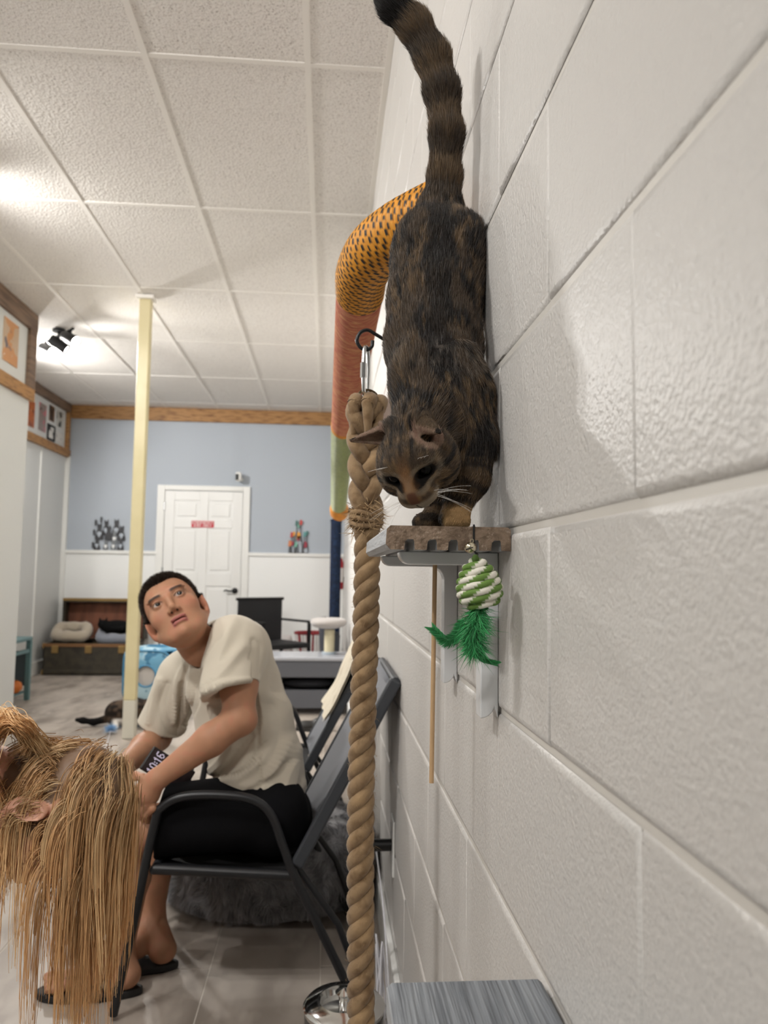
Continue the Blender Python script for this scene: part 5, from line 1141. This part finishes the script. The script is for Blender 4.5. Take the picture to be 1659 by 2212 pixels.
# flip-flops
M_rub = mat('black_rubber', (.012, .011, .011), .65); M_strap = mat('flipflop_strap', srgb(70, 62, 52), .7)
def flipflop(toe, heel, label):
    d = toe-heel; d[2] = 0; L = np.linalg.norm(d)+.05; d /= np.linalg.norm(d); sdv = np.array([d[1], -d[0], 0]); c = (toe+heel)/2+d*-.012; c[2] = 0
    t = thing('flip_flop', label, 'sandal', c, 'black flip-flops on the boy'); out = []
    for a in np.linspace(0, 2*np.pi, 40, endpoint=False):
        u_ = math.cos(a); out.append((u_*L/2, math.sin(a)*(.043+.009*u_)*(1 if abs(u_) < .95 else 1)))
    sole = MB().prism(out, c+[0, 0, .001], d, sdv, (0, 0, .019)).build('sole', M_rub, t, bevel=.004)
    ta = c+d*L*.30; ta[2] = .02
    for g in (-1, 1): MB().tube(spline([ta+[0, 0, .004], ta-d*.02+sdv*g*.012+[0, 0, .034], ta-d*.075+sdv*g*.036+[0, 0, .03], ta-d*.11+sdv*g*.044+[0, 0, .004]], 8), .009, 10, squash=(.35, 1)).build('strap', M_strap, t, smooth=True)
flipflop(toe1.copy(), heel1.copy(), 'black flip-flop on the boy foot nearer the bending girl'); flipflop(toe2+np.array([-.06, 0, 0]), heel2.copy(), 'black flip-flop on the boy foot nearer the plush bed')
# phone
M_scr = mat('phone_screen', srgb(50, 42, 44), .12, vary=(30, srgb(62, 52, 54), .4, .7)); M_dig = mat('phone_digits', srgb(206, 198, 220), .4, emit=.35); M_case = mat('phone_case', (.01, .01, .01), .4)
A, B = Bp(302, 1661, 2.10), Bp(334.5, 1612, 2.12); wv = B-A; wl_ = np.linalg.norm(wv); wv /= wl_; ld = np.array([.6, .42, -.58]); ld -= wv*(ld@wv); ld /= np.linalg.norm(ld); nn = np.cross(wv, -ld); nn = nn if nn@(CAM-A) > 0 else -nn
t = thing('phone', 'black phone with clock digits 10:16 on screen in the boy hands', 'phone', A+ld*.1)
ctr = A+wv*wl_/2+ld*.075; R = np.stack([wv, ld, nn], 1)
MB().box(ctr-nn*.005, (wl_, .15, .009), R).build('case', M_case, t, bevel=.004, seg=3)
MB().box(ctr-nn*.0002, (wl_-.005, .145, .0008), R).build('screen', M_scr, t)
lettering('10:16', A+wv*.006+ld*.042+nn*.0003, wv, -ld, nn, wl_-.012, .026, M_dig, t, 'clock_digits')
# ================================================================ the girl bending over, hair hanging down
G = lambda x, y, Y=1.28: atY(x, y, Y)
M_gskin = mat('girl_skin', (1, 1, 1), .5, tint=True, sss=.12); M_gshirt = mat('plum_top', srgb(70, 52, 74), .85); M_gleg = mat('grey_leggings', srgb(70, 72, 80), .8)
M_blond = mat('blond_hair', (1, 1, 1), .5, tint=True, spec=.35)
gu = np.array([.92, -.12, -.14]); gf = np.array([-.2, -.13, -.96]); gu /= np.linalg.norm(gu); gf -= gu*(gf@gu); gf /= np.linalg.norm(gf); gs = np.cross(gf, gu); GM = np.stack([gs, gf, gu], 1); GC = G(126, 1752)
gh = Sdf(GC-.16, GC+.16, .0026); face_sdf(gh, GC, GM); gl = lambda s, f, u: GC+GM@np.array([s, f, u])
shd = np.array([-.74, 1.29, .78]); gh.chain([gl(0, -.03, -.05), gl(0, -.03, -.12), shd], [.046, .044, .06], k=.025)
gb = Sdf((-1.3, 1.0, 0), (-.5, 1.6, 1.05), .0055); hp = np.array([-1.04, 1.31, .84])
gb.chain([gl(0, -.03, -.10), shd], [.044, .06], k=.02)
SA, SB = shd+[.0, -.15, -.03], shd+[.0, .16, -.03]
gb.chain([SA, SA+[.10, -.0, -.2], SA+[.06, .05, -.4]], [.042, .034, .024], k=.02); gb.chain([SB, SB+[.08, 0, -.22], SB+[.06, -.03, -.42]], [.042, .034, .024], k=.02)
for hnd in (SA+[.06, .05, -.4], SB+[.06, -.03, -.42]):
    gb.ell(hnd+[0, 0, -.03], (.02, .032, .04), k=.012)
    for i in range(4): a = hnd+np.array([0, -.024+.016*i, -.06]); gb.chain([a, a+[.006, 0, -.03], a+[.018, 0, -.05]], [.009, .0085, .0075], k=.004)
    gb.chain([hnd+[.01, -.02, -.02], hnd+[.03, -.035, -.045]], [.011, .008], k=.005)
for dy in (-.09, .09):
    k_ = np.array([-.99, hp[1]+dy, .47]); a_ = np.array([-1.06, hp[1]+dy, .07]); gb.chain([hp+[0, dy, -.03], k_, a_], [.085, .055, .036], k=.02); gb.cone(a_-[.02, 0, .03], a_+[.16, 0, -.045], .034, .022, k=.02)
gb.plane((0, 0, .002), (0, 0, -1))
gV, gQ = join([gh.mesh(1), gb.mesh(1)]); q = (gV-GC)@GM; near_head = np.linalg.norm(gV-GC, axis=1) < .155
GSK = np.array(srgb(206, 154, 128)); HB, HD, HL = [np.array(srgb(*c)) for c in ((208, 163, 114), (116, 90, 68), (242, 210, 160))]
gc = np.tile(GSK, (len(gV), 1))*(.93+.14*vnoise(gV, 50, 3))[:, None]; hmk = np.interp(q[:, 1], [-.12, -.03, .0, .03, .055, .075, .1], [-.085, -.08, -.055, -.01, .035, .055, .06]); scal = near_head & (q[:, 2] > hmk) & (np.abs(q[:, 0]) < .0715)
gc[scal] = HD; lp = near_head & (np.abs(q[:, 0]) < .022) & (np.abs(q[:, 2]+.0705) < .011) & (q[:, 1] > .075); gc[lp] = np.array(srgb(196, 112, 106))
me = fast_mesh('person', gV, gQ); set_color(me, gc); girl = obj_from(me, 'person', M_gskin); tag(girl, 'person bending over with long blond hair hanging in front of the seated boy', 'person')
tp = Sdf((-1.3, 1.0, .6), (-.55, 1.6, 1.05), .007); ax_g = shd-hp; tp.chain([shd+[-.02, 0, 0], shd*.5+hp*.5+[0, 0, .02], hp], [.085, .12, .125], k=.05); tp.cone(SA+[-.01, .02, 0], SB+[-.01, -.02, 0], .07, .07, k=.05)
for S_ in (SA, SB): tp.cone(S_, S_+[.05, 0, -.1], .062, .058, k=.03)
V, Q = tp.mesh(1); obj_from(fast_mesh('top', V, Q), 'top', M_gshirt, girl)
lgn = Sdf((-1.3, 1.05, .05), (-.8, 1.6, 1.0), .008); lgn.ell(hp+[0, 0, -.02], (.125, .165, .12), k=.04)
for dy in (-.09, .09): lgn.chain([hp+[0, dy, -.03], np.array([-.99, hp[1]+dy, .47]), np.array([-1.06, hp[1]+dy, .1])], [.095, .063, .045], k=.03)
V, Q = lgn.mesh(1); obj_from(fast_mesh('leggings', V, Q), 'leggings', M_gleg, girl)
# hair: clumps of ribbons that run over the head and then hang
r = np.random.default_rng(71); hV, hQ = gh.mesh(1); qh = (hV-GC)@GM; lim = np.interp(qh[:, 1], [-.12, -.03, .0, .03, .055, .075, .1], [-.085, -.08, -.055, -.01, .035, .055, .06])
wgt = ((qh[:, 2] > lim) & (np.abs(qh).max(1) < .12)).astype(float)
EC, ER = gl(0, -.006, .018), np.array([.079, .101, .092]); face_c, face_r = gl(0, .03, -.03), np.array([.066, .07, .092])
def grow(root, v, L, steps=34, sway=None):
    P = [root]; p = root.copy(); st_ = L/steps
    for i in range(steps):
        v = v*.80+np.array([0, 0, -1])*.26+(sway if sway is not None else 0)*.012; v /= np.linalg.norm(v); p = p+v*st_
        for c_, r_ in ((EC, ER), (face_c, face_r)):
            qq = ((p-c_)@GM)/r_; n_ = np.linalg.norm(qq)
            if n_ < 1.0:
                nr = GM@(qq/n_/r_); nr /= np.linalg.norm(nr); p = c_+GM@(qq/n_*r_); v = v-nr*min(0, v@nr); v /= np.linalg.norm(v)+1e-9
        p[2] = max(p[2], .03); P.append(p.copy())
    return np.array(P)
NG, NS, ST = 132, 32, 34
wgt = wgt*np.where((qh[:, 0] > -.01) & (qh[:, 2] < .015) & (qh[:, 1] > -.075), .7, 1.)*np.where(qh[:, 0] < -.04, .35, 1.)
tt, b = sample_mesh(hV, hQ, NG, wgt, 72); roots = (hV[tt]*b[:, :, None]).sum(1); guides = []
for k_ in range(NG):
    rq = (roots[k_]-GC)@GM; side = 1 if rq[0] > -.03+.01*r.normal() else -1; U = rq[2]
    loc = np.array([side*.3, -.12, -1.0]) if U < .03 else (np.array([side*.9, -.05, -.15]) if U < .07 else np.array([side*.6, .3, .1]))
    nr = (roots[k_]-GC); nr /= np.linalg.norm(nr); v0 = GM@loc+r.normal(size=3)*.1; v0 -= nr*(v0@nr)*.9; v0 /= np.linalg.norm(v0)
    L = .215+.10*r.random() if U >= .03 else (.085+.07*r.random() if r.random() < .85 else .3); guides.append(grow(roots[k_]+nr*.004, v0, L, ST, sway=r.normal(size=3)*[.8, .4, 0]+[-.25, 0, 0]))
for k_ in range(20):          # gathered hair lying over the nape at the frame edge
    a = gl(.03*r.normal(), -.085+.01*r.normal(), -.045+.02*r.normal()); pts = [a, G(70+8*r.normal(), 1600+8*r.normal(), 1.27+.02*r.normal()), G(38+10*r.normal(), 1562+7*r.normal(), 1.26+.03*r.normal()), G(0+8*r.normal(), 1568+12*r.normal(), 1.25+.03*r.normal()), G(-25, 1640+25*r.normal(), 1.23+.03*r.normal()), G(-15+22*r.normal(), 1780+30*r.normal(), 1.22), G(0+24*r.normal(), 1900+60*r.normal(), 1.22)]
    S_ = spline(pts, 12); li = np.linspace(0, len(S_)-1, ST+1); guides.append(np.stack([np.interp(li, np.arange(len(S_)), S_[:, c]) for c in range(3)], 1))
Vs, Cs, Qs = [], [], []; off = 0; tpar = np.linspace(0, 1, ST+1)
for gd in guides:
    base = HB*(.85+.3*r.random()); base = base*.5+HL*.5 if r.random() < .4 else base
    T = np.gradient(gd, axis=0); T /= np.linalg.norm(T, axis=1)[:, None]+1e-9
    wspread = (.0075*(1-.62*tpar**1.2)+.0012)*(.6+.7*r.random())
    for k_ in range(NS):
        o_ = r.normal(size=3); ph = r.random(3)*6.28; wv = np.stack([np.sin(tpar*7+ph[c]) for c in range(3)], 1)*.0022; n_ = int((ST+1)*(1-.62*r.random()**1.35))
        C_ = gd+o_[None]*wspread[:, None]*.8+wv*tpar[:, None]; sd_ = np.cross(T, np.array([0, -1., 0])+r.normal(size=3)*.7); sd_ /= np.linalg.norm(sd_, axis=1)[:, None]+1e-9
        w_ = (.00055*(1-.6*tpar**2))[:, None]; L_, R_ = (C_-sd_*w_)[:n_], (C_+sd_*w_)[:n_]
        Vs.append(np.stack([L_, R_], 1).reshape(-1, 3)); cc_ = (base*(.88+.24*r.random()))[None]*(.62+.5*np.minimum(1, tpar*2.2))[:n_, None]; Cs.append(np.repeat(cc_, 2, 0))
        i_ = np.arange(n_-1)*2+off; Qs.append(np.stack([i_, i_+1, i_+3, i_+2], 1)); off += 2*n_
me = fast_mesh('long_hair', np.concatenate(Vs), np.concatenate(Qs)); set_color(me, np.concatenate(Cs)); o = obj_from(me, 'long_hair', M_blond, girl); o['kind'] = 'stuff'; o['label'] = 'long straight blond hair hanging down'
# ================================================================ far right: storage bench, cushion, perch, chairs, basket, shoe
M_res = mat('grey_resin', srgb(92, 94, 100), .4, bump=[(200, .0005, 2)]); M_restop = mat('pale_grey_top', srgb(168, 170, 176), .25); M_cush = mat('black_cushion', (.012, .012, .015), .9, bump=[(300, .001, 2)])
x0, x1, yb0, yb1, zb_ = -.5, .17, 6.06, 6.5, .445
t = thing('storage_bench', 'grey resin bench with open middle shelf behind the boy', 'bench', ((x0+x1)/2, (yb0+yb1)/2, 0))
MB().box2(x0-.02, x1+.02, yb0-.02, yb1, zb_-.03, zb_).build('bench_top', M_restop, t, bevel=.01)
MB().box2(x0, x1, yb0, yb0+.02, zb_-.16, zb_-.03).build('upper_panel', M_res, t, bevel=.008)
P = [(x0, .05), (x1, .05), (x1, .24), (x1-.03, .24)]+[(x1-.03-.05*math.sin(a), .24-.05*(1-math.cos(a))) for a in np.linspace(0, 1.57, 6)]+[(x0+.08, .19)]+[(x0+.08-.05*math.sin(a), .19+.05*(1-math.cos(a))) for a in np.linspace(0, 1.57, 6)]+[(x0, .24)]
MB().prism(P, (0, yb0, 0), (1, 0, 0), (0, 0, 1), (0, .025, 0)).build('lower_panel', M_res, t, bevel=.004)
for x in (x0, x1-.03): MB().box2(x, x+.03, yb0, yb1, .05, zb_-.03).build('side_panel', M_res, t, bevel=.005)
MB().box2(x0, x1, yb1-.02, yb1, .05, zb_-.03).build('back_panel', M_res, t); MB().box2(x0+.03, x1-.03, yb0+.025, yb1-.02, .155, .175).build('shelf', M_res, t)
for x in (x0+.02, x1-.05):
    for y in (yb0+.02, yb1-.05): MB().box2(x, x+.03, y, y+.03, 0, .05).build('foot', M_res, t)
sd = Sdf((x0+.03, yb0+.02, .17), (x1-.03, yb1-.01, .30), .008); sd.ell(((x0+x1)/2+.05, (yb0+yb1)/2, .225), (.22, .17, .05), k=0)
V, Q = sd.mesh(1); o = obj_from(fast_mesh('seat_cushion', V, Q), 'seat_cushion', M_cush); tag(o, 'black cushion inside the grey bench opening', 'cushion')
M_perch = mat('perch_plush', srgb(176, 170, 166), .95, sheen=.4, bump=[(140, .004, 3)]); M_post = mat('cream_sisal', srgb(214, 204, 172), .9, bump=[(120, .003, 2, (.3, .3, 5))])
pp_ = atY(711, 1412, 6.28); t = thing('cat_perch', 'small cat perch with cream sisal post and grey plush platform on the bench', 'cat furniture', (pp_[0], 6.28, zb_))
MB().lathe([(.001, 0), (.06, 0), (.06, .018), (.055, .022), (.001, .022)], (pp_[0], 6.28, zb_), 28).build('base', mat('perch_base', srgb(150, 160, 168), .5), t, smooth=True)
MB().lathe([(.042, .02), (.042, .2)], (pp_[0], 6.28, zb_), 24).build('sisal_post', M_post, t, smooth=True)
sd = Sdf((pp_[0]-.2, 6.0, zb_+.15), (pp_[0]+.17, 6.5, zb_+.36), .008); sd.ell((pp_[0]-.01, 6.27, zb_+.26), (.15, .17, .055), k=0); sd.ell((pp_[0]-.01, 6.27, zb_+.315), (.11, .13, .03), k=.03, op='s'); V, Q = sd.mesh(1); obj_from(fast_mesh('platform', V, Q), 'platform', M_perch, t)
# black woven armchair turned to the right
M_wov = mat('black_woven', (.012, .012, .014), .55, bump=[(10, .0, 1)], wave=(55, .004, 'X'), world=False); cc0 = atY(590, 1420, 7.75); ox, oy = cc0[0]-.02, 7.95; R = rotm('Z', 38)
t = thing('woven_armchair', 'black woven armchair with open metal arms beside the white door', 'chair', (ox, oy, 0))
W2 = lambda p: np.array([ox, oy, 0])+R@np.array(p, float)
def bx(c, s_, name, m, par=None, bv=.008): return MB().box(W2(c), s_, R).build(name, m, par or t, bevel=bv)
bx((0, 0, .36), (.56, .52, .05), 'seat', M_wov); bx((0, .25, .6), (.54, .035, .46), 'backrest', M_wov)
for sx in (-.28, .28):
    for sy in (-.24, .25): bx((sx, sy, .17 if sy > 0 else .3), (.03, .03, .34 if sy > 0 else .6), 'leg', M_black, bv=.004)
    bx((sx, 0, .6), (.045, .54, .022), 'arm', M_black, bv=.006)
bx((0, .25, .82), (.58, .04, .03), 'top_rail', M_black, bv=.006)
# dark rounded tub chair by the block wall
M_tub = mat('slate_tub', srgb(66, 68, 76), .5); tc = np.array([.08, 6.95, 0]); t = thing('tub_chair', 'slate grey tub chair half hidden behind the rope', 'chair', tc)
V = []; F = []; na = 16
for i, z in enumerate(np.linspace(.2, .70, 7)):
    for j in range(na+1): a = math.radians(-115+230*j/na+180); rr = .11+.005*i; hz_ = z if abs(j-na/2) < na*.3 else min(z, .56); V.append((tc[0]+rr*math.cos(a), tc[1]-rr*1.5*math.sin(a)*-1, hz_))
m = len(V); V += [(tc[0]+(a-tc[0])*.86, tc[1]+(b-tc[1])*.86, c) for a, b, c in V]
for i in range(6):
    for j in range(na): a = i*(na+1)+j; F += [(a, a+1, a+na+2, a+na+1), (m+a, m+a+na+1, m+a+na+2, m+a+1)]
for j in range(na): a = 6*(na+1)+j; F.append((a, a+1, m+a+1, m+a))
MB().add(V, F).build('shell', M_tub, t, smooth=True); MB().lathe([(.001, .28), (.09, .28), (.095, .3), (.09, .32), (.001, .325)], tc, 24).build('seat', M_cush, t, smooth=True)
for a in (45, 135, 225, 315): MB().tube([tc+[.06*math.cos(math.radians(a)), .08*math.sin(math.radians(a)), .28], tc+[.09*math.cos(math.radians(a)), .13*math.sin(math.radians(a)), .005]], .009, 8).build('leg', M_black, t, smooth=True)
# striped basket
M_str = mat('basket_white', srgb(226, 222, 220), .6); M_strr = mat('basket_red', srgb(150, 40, 48), .6); bc_ = atZ(672, 1425, 0); by_ = 8.45; bxx = atY(672, 1400, by_)[0]
t = thing('striped_basket', 'white slatted basket with red rim by the far wall', 'basket', (bxx, by_, 0)); n = 26
for k in range(n):
    a = 2*math.pi*k/n; c0, c1 = .13, .175; MB().tube([(bxx+c0*math.cos(a), by_+c0*math.sin(a)*.8, .12), (bxx+c1*math.cos(a), by_+c1*math.sin(a)*.8, .44)], .011, 6).build('slat', M_str if k % 4 else M_strr, t, smooth=True)
MB().tube([(bxx+.178*math.cos(a), by_+.178*.8*math.sin(a), .445) for a in np.linspace(0, 6.283, 33)[:-1]], .014, 8, closed=True).build('rim', M_strr, t, smooth=True)
MB().lathe([(.001, 0), (.14, 0), (.14, .12), (.001, .13)], (bxx, by_, 0), 24).build('base', M_str, t, smooth=True)
# cloth heap behind the chair arm
sd = Sdf((bxx-.48, 8.35, 0), (bxx-.14, 8.88, .5), .012); sd.ell((bxx-.32, 8.62, .2), (.11, .17, .2), k=0); sd.ell((bxx-.3, 8.6, .34), (.09, .13, .07), k=.05); V, Q = sd.mesh(1); V = V+vnormals(V, Q)*(.03*(vnoise(V, 18, 3)-.5))[:, None]
V[:, 2] = np.maximum(V[:, 2], .002); o = obj_from(fast_mesh('towel_pile', V, Q), 'towel_pile', M_str); tag(o, 'crumpled pale towels heaped left of the striped basket', 'towel')
# shoe
M_shoe = mat('shoe_black', (.014, .013, .012), .5); M_tan = mat('shoe_tan', srgb(150, 110, 62), .6); sh_ = atZ(678, 1582, 0); t = thing('shoe', 'black shoe with tan insole on the floor under the bench front', 'shoe', sh_); c = sh_+np.array([0, .06, 0])
out = [(math.cos(a)*.13, math.sin(a)*(.045+.006*math.cos(a))) for a in np.linspace(0, 6.283, 33)[:-1]]
MB().prism(out, c+[0, 0, .001], (1, 0, 0), (0, 1, 0), (0, 0, .022)).build('sole', M_shoe, t, bevel=.004)
sd = Sdf(c-[.15, .07, 0], c+[.15, .07, .14], .005); sd.ell(c+[-.05, 0, .035], (.08, .042, .035), k=.02); sd.ell(c+[.06, 0, .05], (.068, .04, .055), k=.03); sd.ell(c+[.06, 0, .1], (.05, .028, .05), k=.006, op='s'); sd.plane(c+[0, 0, .012], (0, 0, -1)); V, Q = sd.mesh(1); obj_from(fast_mesh('upper', V, Q), 'upper', M_shoe, t)
MB().prism([(a*.4, b*.55) for a, b in out], c+[.055, 0, .056], (1, 0, 0), (0, 1, 0), (0, 0, .004)).build('insole', M_tan, t)
# ================================================================ the other cats
M_ocat = mat('other_cat_fur', (1, 1, 1), .8, tint=True, bump=[(260, .002, 2)], spec=.15)
fcx = np.array([-1.36, 5.62, 0]); sd = Sdf(fcx-[.45, .25, 0], fcx+[.35, .25, .32], .0065)
sd.chain([fcx+[-.10, 0, .095], fcx+[.02, 0, .105], fcx+[.13, -.02, .11]], [.085, .09, .075], k=.03); hc_ = fcx+np.array([.2, -.05, .19]); sd.cone(fcx+[.13, -.02, .13], hc_, .06, .05, k=.03); sd.ell(hc_, (.05, .048, .045), k=.02); sd.ell(hc_+[.015, -.04, -.012], (.022, .02, .018), k=.01)
for g in (-1, 1): sd.cone(hc_+[g*.028, 0, .03], hc_+[g*.036, 0, .07], .017, .004, k=.006)
sd.chain([fcx+[-.17, .02, .05], fcx+[-.26, .0, .03], fcx+[-.33, -.02, .045], fcx+[-.37, -.02, .05]], [.03, .022, .02, .014], k=.02)
for (dx, dy) in ((.17, -.1), (.22, -.02), (-.1, -.08)): sd.cone(fcx+[dx-.03, dy+.04, .07], fcx+[dx+.02, dy-.02, .022], .035, .022, k=.02)
sd.plane((0, 0, .003), (0, 0, -1)); V, Q = sd.mesh(1); L_ = V-fcx; c = np.tile(np.array(srgb(78, 64, 52)), (len(V), 1)); c = mix(c, np.array(srgb(34, 28, 24)), ss(vnoise(V, 40, 2), .4, .65)); c = mix(c, np.array(srgb(226, 222, 216)), ss(.075-L_[:, 2], 0, .015)*ss(L_[:, 0], -.12, -.08)); c = mix(c, np.array(srgb(16, 14, 14)), ss(-L_[:, 0], .18, .22)); c = mix(c, np.array(srgb(220, 214, 206)), ss(.035-np.linalg.norm(L_-[.205, -.09, .17], axis=1), 0, .01))
me = fast_mesh('brown_cat', V, Q); set_color(me, c); o = obj_from(me, 'brown_cat', M_ocat); tag(o, 'brown and white cat with black tail lying on the floor behind the post', 'cat')
bk = np.array([-2.23, 8.44, .45]); sd = Sdf(bk-[.26, .2, .06], bk+[.26, .2, .24], .007); sd.ell(bk+[.0, 0, .04], (.17, .085, .075), k=0); sd.ell(bk+[-.14, -.03, .07], (.055, .05, .048), k=.03)
for g in (-1, 1): sd.cone(bk+[-.14+g*.03, -.03, .1], bk+[-.14+g*.038, -.03, .145], .018, .004, k=.006)
sd.chain([bk+[.13, -.03, .03], bk+[.08, -.09, .03], bk+[-.03, -.1, .03]], [.022, .02, .014], k=.02); V, Q = sd.mesh(1); me = fast_mesh('black_cat', V, Q); set_color(me, np.tile(np.array(srgb(8, 8, 9)), (len(V), 1))); o = obj_from(me, 'black_cat', M_ocat); tag(o, 'black cat curled up in the grey bed inside the trunk', 'cat')
# blue string toy on the floor
tp_ = atZ(239, 1582, .01); M_bt = mat('blue_toy_fluff', (1, 1, 1), .7, tint=True); t = thing('string_toy', 'light blue feather toy on a white string near the brown cat', 'cat toy', tp_); r = np.random.default_rng(81); n = 700
d = r.normal(size=(n, 3)); d[:, 2] = np.abs(d[:, 2]); d /= np.linalg.norm(d, axis=1)[:, None]
strands(np.tile(tp_+[0, 0, .012], (n, 1)), d, .03+.02*r.random(n), .003, r.normal(size=(n, 3))*.3, np.array(srgb(150, 190, 228))*(.7+.5*r.random((n, 1))), 'fluff', M_bt, t, seed=82)['kind'] = 'stuff'
MB().lathe([(.001, -.012), (.012, 0), (.001, .012)], tp_+[0, 0, .014], 12).build('bead', mat('toy_bead', srgb(230, 236, 244), .4), t, smooth=True)
e_ = G(230, 1612, 1.5); MB().tube(spline([tp_+[0, 0, .02], tp_*.6+atZ(232, 1605, .0)*.4+[0, 0, .01], atZ(229, 1615, .02), atZ(226, 1640, .05)], 6), .0016, 6).build('string', M_wcord, t, smooth=True)
